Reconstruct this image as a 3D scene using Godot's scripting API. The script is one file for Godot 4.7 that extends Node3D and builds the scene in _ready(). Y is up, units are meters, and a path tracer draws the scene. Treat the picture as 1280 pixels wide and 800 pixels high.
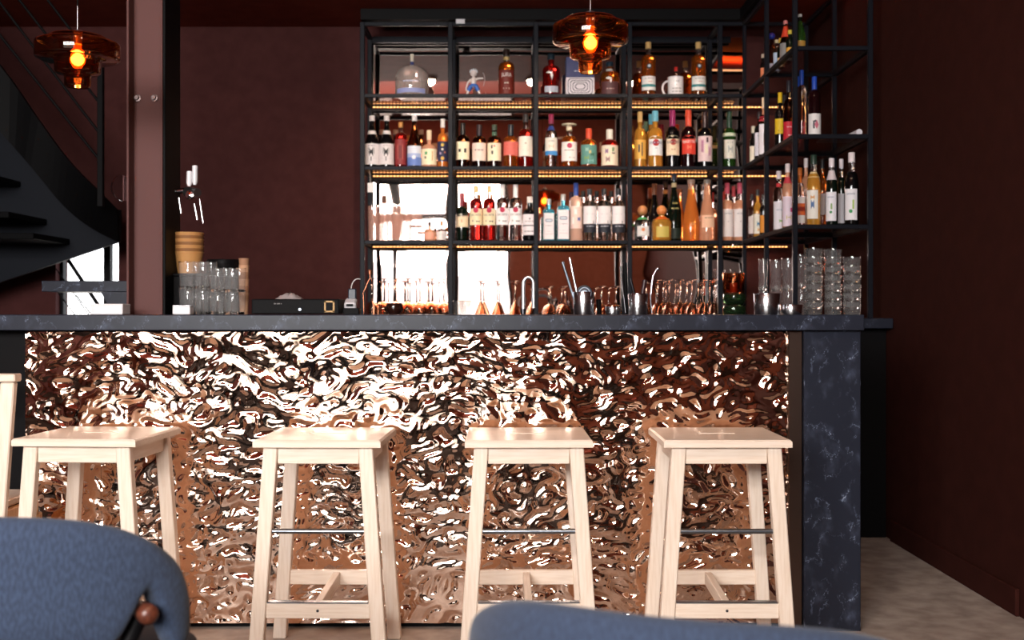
extends Node3D
# A dark cocktail bar: hammered copper front, marble top, bottle shelves with mirrors, birch stools.
# Distances "z" in the builders are metres in front of the eye; the world runs along -z.

const F := 1422.0      # focal length in pixels of a 1280 x 800 frame
const EYE := 1.144     # eye height
const HORIZON := 392.0

var M := {}
var used := {}
var cache := {}
var font: SystemFont

# ------------------------------------------------------------------ mesh helper
class Geo:
	var v := PackedVector3Array()
	var n := PackedVector3Array()
	var ix := PackedInt32Array()

	func quad(a: Vector3, b: Vector3, c: Vector3, d: Vector3) -> void:
		var nn := (b - a).cross(c - a)
		if nn.length_squared() < 1e-16:
			nn = (c - a).cross(d - a)
		nn = nn.normalized()
		var k := v.size()
		v.append_array(PackedVector3Array([a, b, c, d]))
		n.append_array(PackedVector3Array([nn, nn, nn, nn]))
		ix.append_array(PackedInt32Array([k, k + 2, k + 1, k, k + 3, k + 2]))

	func tri(a: Vector3, b: Vector3, c: Vector3) -> void:
		var nn := (b - a).cross(c - a).normalized()
		var k := v.size()
		v.append_array(PackedVector3Array([a, b, c]))
		n.append_array(PackedVector3Array([nn, nn, nn]))
		ix.append_array(PackedInt32Array([k, k + 2, k + 1]))

	func out_quad(a: Vector3, b: Vector3, c: Vector3, d: Vector3, mid: Vector3) -> void:
		if (b - a).cross(c - a).dot((a + b + c + d) / 4.0 - mid) >= 0.0:
			quad(a, b, c, d)
		else:
			quad(a, d, c, b)

	# chamfered box; basis columns may be sheared
	func box(mid: Vector3, size: Vector3, bevel := 0.0, basis := Basis()) -> void:
		var h := size / 2.0
		if bevel <= 0.0:
			var p := []
			for s in [[-1, -1, -1], [1, -1, -1], [1, 1, -1], [-1, 1, -1], [-1, -1, 1], [1, -1, 1], [1, 1, 1], [-1, 1, 1]]:
				p.append(mid + basis * Vector3(h.x * s[0], h.y * s[1], h.z * s[2]))
			for f in [[0, 1, 2, 3], [4, 5, 6, 7], [0, 1, 5, 4], [3, 2, 6, 7], [0, 3, 7, 4], [1, 2, 6, 5]]:
				out_quad(p[f[0]], p[f[1]], p[f[2]], p[f[3]], mid)
			return
		var c := {}
		for sx in [-1, 1]:
			for sy in [-1, 1]:
				for sz in [-1, 1]:
					var q := Vector3(h.x * sx, h.y * sy, h.z * sz)
					var i := Vector3(sx, sy, sz) * bevel
					c[[sx, sy, sz]] = [mid + basis * (q - Vector3(0, i.y, i.z)), mid + basis * (q - Vector3(i.x, 0, i.z)), mid + basis * (q - Vector3(i.x, i.y, 0))]
		for s in [-1, 1]:
			out_quad(c[[s, -1, -1]][0], c[[s, 1, -1]][0], c[[s, 1, 1]][0], c[[s, -1, 1]][0], mid)
			out_quad(c[[-1, s, -1]][1], c[[1, s, -1]][1], c[[1, s, 1]][1], c[[-1, s, 1]][1], mid)
			out_quad(c[[-1, -1, s]][2], c[[1, -1, s]][2], c[[1, 1, s]][2], c[[-1, 1, s]][2], mid)
			for t in [-1, 1]:
				out_quad(c[[s, t, -1]][0], c[[s, t, -1]][1], c[[s, t, 1]][1], c[[s, t, 1]][0], mid)
				out_quad(c[[s, -1, t]][0], c[[s, -1, t]][2], c[[s, 1, t]][2], c[[s, 1, t]][0], mid)
				out_quad(c[[-1, s, t]][1], c[[-1, s, t]][2], c[[1, s, t]][2], c[[1, s, t]][1], mid)
				for u in [-1, 1]:
					var a: Array = c[[s, t, u]]
					if (a[1] - a[0]).cross(a[2] - a[0]).dot(a[0] - mid) >= 0.0:
						tri(a[0], a[1], a[2])
					else:
						tri(a[0], a[2], a[1])

	# axis-aligned box from corner to corner
	func slab(lo: Vector3, hi: Vector3, bevel := 0.0) -> void:
		box((lo + hi) / 2.0, (hi - lo).abs(), bevel)

	# surface of revolution about y at centre "at"; profile of (radius, height) from the bottom up; power > 2 squares the plan
	func lathe(profile: Array, segs := 24, at := Vector3.ZERO, power := 2.0, crease := 0.7) -> void:
		var m := profile.size()
		var sn := []
		for i in m - 1:
			var d: Vector2 = profile[i + 1] - profile[i]
			sn.append(Vector2(d.y, -d.x).normalized())
		var ring := []
		for j in segs + 1:
			var t := TAU * j / segs
			var cx := cos(t)
			var cz := sin(t)
			if power == 2.0:
				ring.append([Vector2(cx, cz), Vector2(cx, cz)])
			else:
				ring.append([Vector2(signf(cx) * pow(absf(cx), 2.0 / power), signf(cz) * pow(absf(cz), 2.0 / power)), Vector2(signf(cx) * pow(absf(cx), 2.0 - 2.0 / power), signf(cz) * pow(absf(cz), 2.0 - 2.0 / power)).normalized()])
		for i in m - 1:
			var n0: Vector2 = sn[i]
			var n1: Vector2 = sn[i]
			if i > 0 and sn[i - 1].dot(sn[i]) > crease:
				n0 = (sn[i - 1] + sn[i]).normalized()
			if i < m - 2 and sn[i + 1].dot(sn[i]) > crease:
				n1 = (sn[i + 1] + sn[i]).normalized()
			var k := v.size()
			var p0: Vector2 = profile[i]
			var p1: Vector2 = profile[i + 1]
			for j in segs + 1:
				var e: Vector2 = ring[j][0]
				var g: Vector2 = ring[j][1]
				v.append(at + Vector3(e.x * p0.x, p0.y, e.y * p0.x))
				n.append(Vector3(g.x * n0.x, n0.y, g.y * n0.x).normalized())
				v.append(at + Vector3(e.x * p1.x, p1.y, e.y * p1.x))
				n.append(Vector3(g.x * n1.x, n1.y, g.y * n1.x).normalized())
			for j in segs:
				var a := k + 2 * j
				# a, a+1 (up), a+3, a+2 seen from outside counter-clockwise
				if p0.x > 1e-6 or p1.x > 1e-6:
					if p0.x <= 1e-6:
						ix.append_array(PackedInt32Array([a, a + 3, a + 1]))
					elif p1.x <= 1e-6:
						ix.append_array(PackedInt32Array([a, a + 2, a + 1]))
					else:
						ix.append_array(PackedInt32Array([a, a + 3, a + 1, a, a + 2, a + 3]))

	# tube through points; radius a number or an array
	func tube(pts: Array, radius, segs := 10, caps := true) -> void:
		var m := pts.size()
		var k := v.size()
		var side := Vector3.ZERO
		for i in m:
			var d: Vector3 = ((pts[mini(i + 1, m - 1)] as Vector3) - (pts[maxi(i - 1, 0)] as Vector3)).normalized()
			if i == 0:
				side = d.cross(Vector3.UP if absf(d.y) < 0.9 else Vector3.RIGHT).normalized()
			else:
				side = (side - d * side.dot(d)).normalized()
			var up := d.cross(side)
			var r: float = radius[i] if radius is Array else radius
			for j in segs:
				var t := TAU * j / segs
				var q := side * cos(t) + up * sin(t)
				v.append(pts[i] + q * r)
				n.append(q)
		for i in m - 1:
			for j in segs:
				var a := k + i * segs + j
				var b := k + i * segs + (j + 1) % segs
				ix.append_array(PackedInt32Array([a, a + segs, b, b, a + segs, b + segs]))
		if caps:
			for e in [0, m - 1]:
				var d: Vector3 = (pts[0] - pts[1]).normalized() if e == 0 else (pts[m - 1] - pts[m - 2]).normalized()
				var c := v.size()
				v.append(pts[e])
				n.append(d)
				for j in segs:
					v.append(v[k + e * segs + j])
					n.append(d)
				for j in segs:
					var a := c + 1 + j
					var b := c + 1 + (j + 1) % segs
					if e == 0:
						ix.append_array(PackedInt32Array([c, a, b]))
					else:
						ix.append_array(PackedInt32Array([c, b, a]))

	# smooth grid of points p[i][j]; seen from the front, i runs right and j up
	func grid(p: Array, closed_i := false) -> void:
		var ni := p.size()
		var nj: int = p[0].size()
		var k := v.size()
		for i in ni:
			for j in nj:
				v.append(p[i][j])
				n.append(Vector3.ZERO)
		for i in (ni if closed_i else ni - 1):
			for j in nj - 1:
				var a := k + i * nj + j
				var b := k + ((i + 1) % ni) * nj + j
				var f := (v[b] - v[a]).cross(v[b + 1] - v[a]) + (v[b + 1] - v[a]).cross(v[a + 1] - v[a])
				for q in [a, b, a + 1, b + 1]:
					n[q] += f
				ix.append_array(PackedInt32Array([a, b + 1, b, a, a + 1, b + 1]))
		for q in range(k, v.size()):
			n[q] = n[q].normalized() if n[q].length_squared() > 0.0 else Vector3.UP

	# flat outline (x, y) pushed to thickness along z, both faces and the rim
	func plate(poly: PackedVector2Array, z0: float, z1: float) -> void:
		var t := Geometry2D.triangulate_polygon(poly)
		var cw := Geometry2D.is_polygon_clockwise(poly)
		for i in range(0, t.size(), 3):
			var a := poly[t[i]]
			var b := poly[t[i + 1]]
			var c := poly[t[i + 2]]
			if (b - a).cross(c - a) < 0.0:
				var s := b
				b = c
				c = s
			tri(Vector3(a.x, a.y, z1), Vector3(b.x, b.y, z1), Vector3(c.x, c.y, z1))
			tri(Vector3(a.x, a.y, z0), Vector3(c.x, c.y, z0), Vector3(b.x, b.y, z0))
		for i in poly.size():
			var a := poly[i]
			var b := poly[(i + 1) % poly.size()]
			var d := Vector2((b - a).y, -(b - a).x)
			if not _ccw(poly):
				d = -d
			var q := [Vector3(a.x, a.y, z0), Vector3(b.x, b.y, z0), Vector3(b.x, b.y, z1), Vector3(a.x, a.y, z1)]
			if (q[1] - q[0]).cross(q[2] - q[0]).dot(Vector3(d.x, d.y, 0)) >= 0.0:
				quad(q[0], q[1], q[2], q[3])
			else:
				quad(q[0], q[3], q[2], q[1])

	func _ccw(poly: PackedVector2Array) -> bool:
		var s := 0.0
		for i in poly.size():
			s += poly[i].cross(poly[(i + 1) % poly.size()])
		return s > 0.0

	func mesh() -> ArrayMesh:
		var a := []
		a.resize(Mesh.ARRAY_MAX)
		a[Mesh.ARRAY_VERTEX] = v
		a[Mesh.ARRAY_NORMAL] = n
		a[Mesh.ARRAY_INDEX] = ix
		var am := ArrayMesh.new()
		am.add_surface_from_arrays(Mesh.PRIMITIVE_TRIANGLES, a)
		return am

# ------------------------------------------------------------------ scene helpers
func at(px: float, py: float, z: float) -> Vector3:
	return Vector3((px - 640.0) / F * z, EYE + (HORIZON - py) / F * z, -z)

func px_x(px: float, z: float) -> float:
	return (px - 640.0) / F * z

func px_y(py: float, z: float) -> float:
	return EYE + (HORIZON - py) / F * z

func numbered(called: String) -> String:
	var k: int = used.get(called, 0)
	used[called] = k + 1
	return called if k == 0 else "%s_%03d" % [called, k]

func thing(called: String, label: String, category: String, where := Vector3.ZERO, turn := 0.0, group := "") -> Node3D:
	var o := Node3D.new()
	o.name = numbered(called)
	add_child(o, true)
	o.position = where
	o.rotation.y = turn
	tag(o, label, category, group)
	return o

func tag(o: Node, label: String, category: String, group := "") -> Node:
	o.set_meta("label", label)
	o.set_meta("category", category)
	if group != "":
		o.set_meta("group", group)
	return o

func inst(mesh: Mesh, called: String, material: Material, parent: Node) -> MeshInstance3D:
	var o := MeshInstance3D.new()
	o.name = numbered(called) if parent == self else called
	o.mesh = mesh
	o.material_override = material
	o.cast_shadow = GeometryInstance3D.SHADOW_CASTING_SETTING_ON
	parent.add_child(o, true)
	return o

func obj(g: Geo, called: String, material: Material, parent: Node) -> MeshInstance3D:
	return inst(g.mesh(), called, material, parent)

func struct(g: Geo, called: String, material: Material, label := "") -> MeshInstance3D:
	var o := obj(g, called, material, self)
	o.set_meta("kind", "structure")
	if label != "":
		o.set_meta("label", label)
		o.set_meta("category", called.get_slice("_", 0))
	return o

func col(c: String) -> Color:
	return Color.html(c)

func mat(key: String, c: Color, rough := 0.5, metal := 0.0) -> StandardMaterial3D:
	if M.has(key):
		return M[key]
	var m := StandardMaterial3D.new()
	m.resource_name = key
	m.albedo_color = c
	m.roughness = rough
	m.metallic = metal
	M[key] = m
	return m

# plain coloured matter by its colour
func paint(hex: String, rough := 0.5, metal := 0.0) -> StandardMaterial3D:
	return mat("p_%s_%.2f_%.2f" % [hex, rough, metal], col(hex), rough, metal)

func clear_glass(key: String, c: Color) -> StandardMaterial3D:
	var m := mat(key, c, 0.02)
	m.transparency = BaseMaterial3D.TRANSPARENCY_ALPHA
	return m

func solid_glass(key: String, hex: String, diffuse_share := 0.0) -> StandardMaterial3D:
	# diffuse share: frosted glass, and LED backlight put into the drink colours
	var m := mat(key, col(hex), 0.02)
	m.albedo_color.a = diffuse_share
	m.transparency = BaseMaterial3D.TRANSPARENCY_ALPHA
	m.refraction_enabled = true
	m.refraction_scale = 0.045
	return m

func glow(key: String, c: Color, energy: float) -> StandardMaterial3D:
	var m := mat(key, c, 0.5)
	m.emission_enabled = true
	m.emission = c
	m.emission_energy_multiplier = energy
	return m

func noise(kind: int, freq: float, sd: int, octaves := 4) -> FastNoiseLite:
	var f := FastNoiseLite.new()
	f.noise_type = kind
	f.frequency = freq
	f.seed = sd
	f.fractal_octaves = octaves
	return f

func ramp_texture(src: Image, stops: Array) -> ImageTexture:
	# stops: [[position, Color], ...]
	var g := Gradient.new()
	g.offsets = PackedFloat32Array(stops.map(func(s): return s[0]))
	g.colors = PackedColorArray(stops.map(func(s): return s[1]))
	var lut := []
	for i in 256:
		lut.append(g.sample(i / 255.0))
	var w := src.get_width()
	var h := src.get_height()
	var data := src.get_data()
	var out := PackedByteArray()
	out.resize(w * h * 3)
	for i in w * h:
		var c: Color = lut[data[i]]
		out[i * 3] = c.r8
		out[i * 3 + 1] = c.g8
		out[i * 3 + 2] = c.b8
	return ImageTexture.create_from_image(Image.create_from_data(w, h, false, Image.FORMAT_RGB8, out))

func seamless(f: FastNoiseLite, w: int, h: int) -> Image:
	var im := f.get_seamless_image(w, h)
	im.convert(Image.FORMAT_L8)
	return im

func triplanar(m: StandardMaterial3D, tex: Texture2D, scale: Vector3, world := true) -> StandardMaterial3D:
	m.albedo_texture = tex
	m.uv1_triplanar = true
	m.uv1_world_triplanar = world
	m.uv1_scale = scale
	m.uv1_triplanar_sharpness = 4.0
	return m

# ------------------------------------------------------------------ start
func _ready() -> void:
	font = SystemFont.new()
	font.font_names = PackedStringArray(["Droid Sans"])
	make_camera_and_light()
	make_materials()
	make_room()
	make_ceiling_lamps()
	make_added_spots()
	make_bar()
	make_shelves()
	make_stairs()
	make_column()
	make_stools()
	make_chairs()
	make_seating()
	make_pendants()
	make_bottles()
	make_counter_things()

func make_camera_and_light() -> void:
	var near := 0.05
	var cam := Camera3D.new()
	cam.name = "camera"
	var lens := CameraAttributesPhysical.new()
	lens.frustum_focal_length = 40.0
	lens.frustum_focus_distance = 4.05
	lens.exposure_aperture = 3.2
	lens.frustum_near = near
	lens.frustum_far = 100.0
	cam.attributes = lens
	add_child(cam)
	cam.projection = Camera3D.PROJECTION_FRUSTUM
	cam.near = near
	cam.far = 100.0
	cam.size = 2.0 * near * 400.0 / F
	cam.frustum_offset = Vector2(0, -(400.0 - HORIZON) / F * near)
	cam.position = Vector3(0, EYE, 0)
	cam.current = true

	var sky_look := ProceduralSkyMaterial.new()
	sky_look.sky_top_color = Color(0.86, 0.92, 1.0)
	sky_look.sky_horizon_color = Color(1.0, 1.0, 1.0)
	sky_look.ground_horizon_color = Color(0.80, 0.78, 0.76)
	sky_look.ground_bottom_color = Color(0.70, 0.68, 0.66)
	var sky := Sky.new()
	sky.sky_material = sky_look
	var env := Environment.new()
	env.background_mode = Environment.BG_SKY
	env.sky = sky
	env.background_energy_multiplier = 3.4
	env.tonemap_mode = Environment.TONE_MAPPER_LINEAR
	env.tonemap_exposure = 1.3
	env.sdfgi_enabled = true
	env.ssao_enabled = true
	env.ssil_enabled = true
	var we := WorldEnvironment.new()
	we.name = "surroundings"
	we.environment = env
	add_child(we)

	# daylight standing in each bay of the street window behind the eye
	for k in 4:
		var l := AreaLight3D.new()
		l.name = "window_daylight"
		l.area_size = Vector2(0.86, 1.46)
		l.area_normalize_energy = false
		l.light_color = Color(1.0, 0.985, 0.97)
		l.light_energy = 12.0
		l.rotation.x = -0.12
		l.area_range = 30.0
		l.area_attenuation = 2.0
		l.shadow_enabled = true
		l.position = Vector3(-3.084 + 0.8725 * k, 2.5, 2.44)
		add_child(l, true)

func make_materials() -> void:
	# wall paint, dark maroon with faint mottling
	var w := seamless(noise(FastNoiseLite.TYPE_SIMPLEX, 0.03, 4), 256, 256)
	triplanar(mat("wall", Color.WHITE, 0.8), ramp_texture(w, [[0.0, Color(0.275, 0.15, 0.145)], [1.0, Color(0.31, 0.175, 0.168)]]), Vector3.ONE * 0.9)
	triplanar(mat("wall_shaded", Color.WHITE, 0.85), ramp_texture(w, [[0.0, Color(0.20, 0.092, 0.075)], [1.0, Color(0.23, 0.108, 0.09)]]), Vector3.ONE * 0.9)  # same wall paint, darkened for the weaker light on the right wall
	triplanar(mat("terracotta", Color.WHITE, 0.7), ramp_texture(w, [[0.0, Color(0.68, 0.44, 0.385)], [1.0, Color(0.73, 0.485, 0.43)]]), Vector3.ONE * 0.8)
	triplanar(mat("ceiling", Color.WHITE, 0.7), ramp_texture(w, [[0.0, Color(0.45, 0.19, 0.145)], [1.0, Color(0.50, 0.22, 0.17)]]), Vector3.ONE * 0.7)
	# concrete floor
	var c := seamless(noise(FastNoiseLite.TYPE_SIMPLEX, 0.02, 9, 6), 512, 512)
	triplanar(mat("floor", Color.WHITE, 0.55), ramp_texture(c, [[0.0, Color(0.57, 0.515, 0.48)], [0.5, Color(0.66, 0.605, 0.57)], [1.0, Color(0.73, 0.68, 0.645)]]), Vector3.ONE * 0.6)
	mat("added_dark", Color(0.15, 0.11, 0.095), 0.85).metallic_specular = 0.1  # dark tone shared by the added planks, bench cushion and table tops
	M.floor.metallic_specular = 0.2
	# marble: dark blue-grey with pale drifting veins
	var base := seamless(noise(FastNoiseLite.TYPE_SIMPLEX, 0.012, 21, 5), 512, 512)
	var vein := noise(FastNoiseLite.TYPE_SIMPLEX, 0.011, 33, 2)
	vein.domain_warp_enabled = true
	vein.domain_warp_amplitude = 60.0
	vein.domain_warp_frequency = 0.012
	var vi := vein.get_seamless_image(512, 512)
	vi.convert(Image.FORMAT_L8)
	var bd := base.get_data()
	var vd := vi.get_data()
	var md := PackedByteArray()
	md.resize(512 * 512)
	for i in md.size():
		var line := maxf(0.0, 1.0 - absf(vd[i] - 128.0) / 7.0)
		var cloud := clampf((bd[i] - 120.0) / 135.0, 0.0, 1.0)
		md[i] = int(clampf(8.0 + 110.0 * cloud * cloud + 200.0 * line * clampf((bd[i] - 75.0) / 70.0, 0.0, 1.0), 0.0, 255.0))
	var marble := Image.create_from_data(512, 512, false, Image.FORMAT_L8, md)
	triplanar(mat("marble", Color.WHITE, 0.32), ramp_texture(marble, [[0.0, Color(0.125, 0.135, 0.175)], [0.4, Color(0.235, 0.26, 0.325)], [0.75, Color(0.38, 0.42, 0.50)], [1.0, Color(0.62, 0.66, 0.73)]]), Vector3(1.6, 1.15, 1.6))
	# birch wood: grain along y (legs) or x (seats, rails)
	var g := seamless(noise(FastNoiseLite.TYPE_SIMPLEX, 0.03, 5, 5), 256, 256)
	var birch := ramp_texture(g, [[0.0, Color(0.87, 0.785, 0.705)], [0.5, Color(0.905, 0.83, 0.76)], [1.0, Color(0.925, 0.86, 0.80)]])
	triplanar(mat("birch_y", Color.WHITE, 0.38), birch, Vector3(9, 0.7, 9), false)
	triplanar(mat("birch_x", Color.WHITE, 0.34), birch, Vector3(0.7, 9, 9), false)
	triplanar(mat("birch_z", Color.WHITE, 0.38), birch, Vector3(9, 9, 0.7), false)
	var oak := ramp_texture(g, [[0.0, Color(0.78, 0.55, 0.34)], [1.0, Color(0.88, 0.68, 0.46)]])
	triplanar(mat("oak", Color.WHITE, 0.4), oak, Vector3(9, 0.7, 9), false)
	triplanar(mat("walnut", Color.WHITE, 0.35), ramp_texture(g, [[0.0, Color(0.26, 0.13, 0.09)], [1.0, Color(0.42, 0.22, 0.15)]]), Vector3(9, 1.2, 9), false)
	# blue wool cloth
	var f1 := seamless(noise(FastNoiseLite.TYPE_SIMPLEX, 0.06, 61, 5), 512, 512)
	var felt := triplanar(mat("felt", Color.WHITE, 0.95), ramp_texture(f1, [[0.1, Color(0.13, 0.17, 0.25)], [0.5, Color(0.165, 0.213, 0.30)], [0.9, Color(0.205, 0.26, 0.355)]]), Vector3(4.6, 1.5, 4.6))
	felt.rim_enabled = true
	felt.rim = 0.25
	felt.rim_tint = 0.6
	# metals
	mat("copper", Color(0.925, 0.80, 0.715), 0.06, 1.0)
	mat("copper_flat", Color(0.44, 0.37, 0.335), 0.3, 1.0)
	mat("steel", Color(0.88, 0.88, 0.89), 0.22, 1.0)
	mat("chrome", Color(0.9, 0.9, 0.92), 0.05, 1.0)
	mat("satin", Color(0.93, 0.93, 0.94), 0.30, 1.0)
	mat("dark_steel", Color(0.30, 0.30, 0.32), 0.35, 1.0)
	mat("zinc", Color(0.55, 0.58, 0.62), 0.3, 1.0)
	mat("mirror", Color(0.90, 0.82, 0.79), 0.015, 1.0)
	mat("frame", Color(0.075, 0.08, 0.11), 0.45, 0.0)
	mat("black", Color(0.06, 0.055, 0.06), 0.5, 0.0)
	mat("stair_black", Color(0.035, 0.035, 0.042), 0.55, 0.0)
	mat("stair_grey", Color(0.12, 0.128, 0.15), 0.5, 0.0)
	mat("beam", Color(0.41, 0.285, 0.275), 0.5, 0.0)
	for k in ["wall", "wall_shaded", "ceiling", "black", "stair_black", "stair_grey", "frame", "beam"]:
		M[k].metallic_specular = 0.18 if k != "frame" else 0.25
	M.marble.metallic_specular = 0.35
	# glass
	clear_glass("pane", Color(0.9, 0.95, 0.95, 0.03))
	clear_glass("shelf_glass", Color(0.30, 0.24, 0.22, 0.25)).metallic_specular = 0.45
	clear_glass("rose_tumbler", Color(0.93, 0.72, 0.65, 0.34))
	clear_glass("tumbler", Color(0.9, 0.9, 0.9, 0.07))
	solid_glass("g_clear", "fbf8f4")
	solid_glass("g_stem_led_tint", "f0cdb6")  # peach tint puts the warm LED glow into the glass colour
	solid_glass("g_pale", "f6e8e2", 0.22)
	solid_glass("g_amber", "d9772a", 0.12)
	solid_glass("g_gold", "f0b04a", 0.35)
	solid_glass("g_red", "b8231c", 0.12)
	solid_glass("g_rose", "f5b490", 0.5)
	solid_glass("g_orange", "ee8a3c", 0.45)
	solid_glass("g_blue", "58b6d2", 0.35)
	solid_glass("g_brown", "8a4a24")
	solid_glass("g_green", "4c8a3a", 0.15)
	solid_glass("g_candle", "e8a070")
	solid_glass("g_bowl", "6f9a6a", 0.05)
	solid_glass("g_pink", "f2c3ae", 0.5)
	solid_glass("lamp_glass", "d89a60")
	clear_glass("bulb_glass", Color(1.0, 0.45, 0.10, 0.5))
	mat("g_dark", Color(0.035, 0.035, 0.04), 0.06)
	mat("g_bottle_green", Color(0.03, 0.075, 0.05), 0.06)
	mat("g_wine", Color(0.10, 0.02, 0.03), 0.06)
	glow("led", Color(1.0, 0.82, 0.60), 1.0)
	glow("bulb", Color(1.0, 0.76, 0.38), 22.0)
	glow("filament", Color(1.0, 0.85, 0.55), 40.0)

# ------------------------------------------------------------------ room
func make_room() -> void:
	var X0 := -4.6
	var X1 := 1.917
	var ZB := -7.43
	var ZF := 2.2
	var g := Geo.new()
	g.slab(Vector3(X0 - 0.2, -0.2, ZB - 0.2), Vector3(X1 + 0.2, 0, ZF + 0.2))
	struct(g, "floor", M.floor)
	g = Geo.new()
	for k in 38:
		var z0 := -2.40 + 0.12 * k
		g.slab(Vector3(X0 + 0.01, 0.0, z0), Vector3(X1 - 0.01, 0.02, minf(z0 + 0.116, ZF - 0.001)), 0.002)
	struct(g, "floor_deck_added", M.added_dark)  # dark planks added out of view to darken the copper reflections
	# back wall with the small window behind the stairs
	g = Geo.new()
	g.slab(Vector3(-2.57, 0, ZB - 0.2), Vector3(X1 + 0.2, 4.4, ZB))
	g.slab(Vector3(X0 - 0.2, 0, ZB - 0.2), Vector3(-2.98, 4.4, ZB))
	g.slab(Vector3(-2.98, 1.72, ZB - 0.2), Vector3(-2.57, 4.4, ZB))
	g.slab(Vector3(-2.98, 0, ZB - 0.2), Vector3(-2.57, 0.5, ZB))
	struct(g, "wall_back", M.wall)
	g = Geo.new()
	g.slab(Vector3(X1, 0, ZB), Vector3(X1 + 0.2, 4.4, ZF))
	struct(g, "wall_right", M.wall_shaded)
	g = Geo.new()
	g.slab(Vector3(X0 - 0.2, 0, ZB), Vector3(X0, 4.4, ZF))
	struct(g, "wall_left", M.wall)
	# high ceiling over the room, lower soffit over the shelves
	g = Geo.new()
	g.slab(Vector3(X0 - 0.2, 4.2, -5.6), Vector3(X1 + 0.2, 4.4, ZF + 0.2))
	struct(g, "ceiling", M.ceiling)
	g = Geo.new()
	g.slab(Vector3(X0, 3.017, ZB), Vector3(X1, 4.4, -5.6))
	struct(g, "ceiling_soffit", M.ceiling)
	# street wall behind the eye, with a wide window on its left half
	g = Geo.new()
	g.slab(Vector3(-0.03, 0, ZF), Vector3(X1 + 0.2, 4.4, ZF + 0.2))
	g.slab(Vector3(X0 - 0.2, 0, ZF), Vector3(-3.52, 4.4, ZF + 0.2))
	g.slab(Vector3(-3.52, 3.24, ZF), Vector3(-0.03, 4.4, ZF + 0.2))
	g.slab(Vector3(-3.52, 0, ZF), Vector3(-0.03, 0.28, ZF + 0.2))
	struct(g, "wall_front", M.terracotta)
	var win := Node3D.new()
	win.name = "window_1"
	add_child(win)
	win.position = Vector3(-1.775, 0.28, ZF + 0.08)
	win.set_meta("kind", "structure")
	g = Geo.new()
	for k in 5:
		var x := -1.745 + 0.8725 * k
		g.slab(Vector3(x - 0.07, 0, -0.05), Vector3(x + 0.07, 2.96, 0.05), 0.006)
	for y in [0.04, 2.35, 2.92]:
		for k in 4:
			var x := -1.675 + 0.8725 * k
			g.slab(Vector3(x, y - 0.05, -0.05), Vector3(x + 0.7325, y + 0.05, 0.05), 0.006)
	obj(g, "window_frame", paint("1b1614", 0.5), win)
	for k in 4:
		for y in [[0.09, 2.30], [2.40, 2.87]]:
			var x := -1.675 + 0.8725 * k
			g = Geo.new()
			g.quad(Vector3(x, y[0], 0), Vector3(x + 0.7325, y[0], 0), Vector3(x + 0.7325, y[1], 0), Vector3(x, y[1], 0))
			obj(g, "pane", M.pane, win)
	# window behind the stairs
	win = Node3D.new()
	win.name = "window_2"
	add_child(win)
	win.position = Vector3(-2.775, 0.5, ZB - 0.1)
	win.set_meta("kind", "structure")
	g = Geo.new()
	g.quad(Vector3(-0.205, 0, 0), Vector3(0.205, 0, 0), Vector3(0.205, 1.22, 0), Vector3(-0.205, 1.22, 0))
	obj(g, "pane", M.pane, win)
	g = Geo.new()
	g.slab(Vector3(0.08, 0, -0.03), Vector3(0.125, 1.22, 0.03), 0.004)
	g.slab(Vector3(-0.205, 0, -0.03), Vector3(-0.185, 1.22, 0.03), 0.004)
	obj(g, "window_frame", M.black, win)
	# skirting of the right wall
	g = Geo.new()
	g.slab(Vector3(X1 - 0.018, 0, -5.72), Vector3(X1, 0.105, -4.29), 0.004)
	struct(g, "baseboard_right", M.wall_shaded)
	# dark header over the shelves
	g = Geo.new()
	g.slab(Vector3(-0.93, 2.95, -7.06), Vector3(1.43, 3.017, -6.985))
	struct(g, "trim_1", M.black)
	g = Geo.new()
	g.slab(Vector3(1.40, 2.95, -6.985), Vector3(1.445, 3.017, -5.75))
	struct(g, "trim_2", M.black)

# round ceiling lamps over the seats, seen only in the mirrors
func make_ceiling_lamps() -> void:
	for q in [[-0.66, -0.7, "round white ceiling lamp over the seats"], [0.55, -0.7, "round white ceiling lamp nearer the side wall"]]:
		var t := thing("ceiling_lamp", q[2], "ceiling lamp", Vector3(q[0], 4.13, q[1]), 0, "round ceiling lamps")
		var g := Geo.new()
		g.lathe([Vector2(0, 0.01), Vector2(0.15, 0.01), Vector2(0.16, 0.02), Vector2(0.16, 0.07), Vector2(0, 0.07)], 32)
		obj(g, "housing", paint("d8d0c8", 0.5), t)
		g = Geo.new()
		g.lathe([Vector2(0, 0), Vector2(0.145, 0), Vector2(0.145, 0.009), Vector2(0, 0.009)], 32)
		obj(g, "lamp_lens", glow("lamp_lens", Color(1.0, 0.9, 0.78), 5.0), t)
		var l := AreaLight3D.new()
		l.name = "ceiling_light"
		l.area_size = Vector2(0.26, 0.26)
		l.area_normalize_energy = false
		l.light_color = Color(1.0, 0.86, 0.70)
		l.light_energy = 36.0
		l.area_range = 15.0
		l.area_attenuation = 2.0
		l.shadow_enabled = true
		t.add_child(l)
		l.position = Vector3(0, -0.004, 0)
		l.rotation.x = -PI / 2

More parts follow.
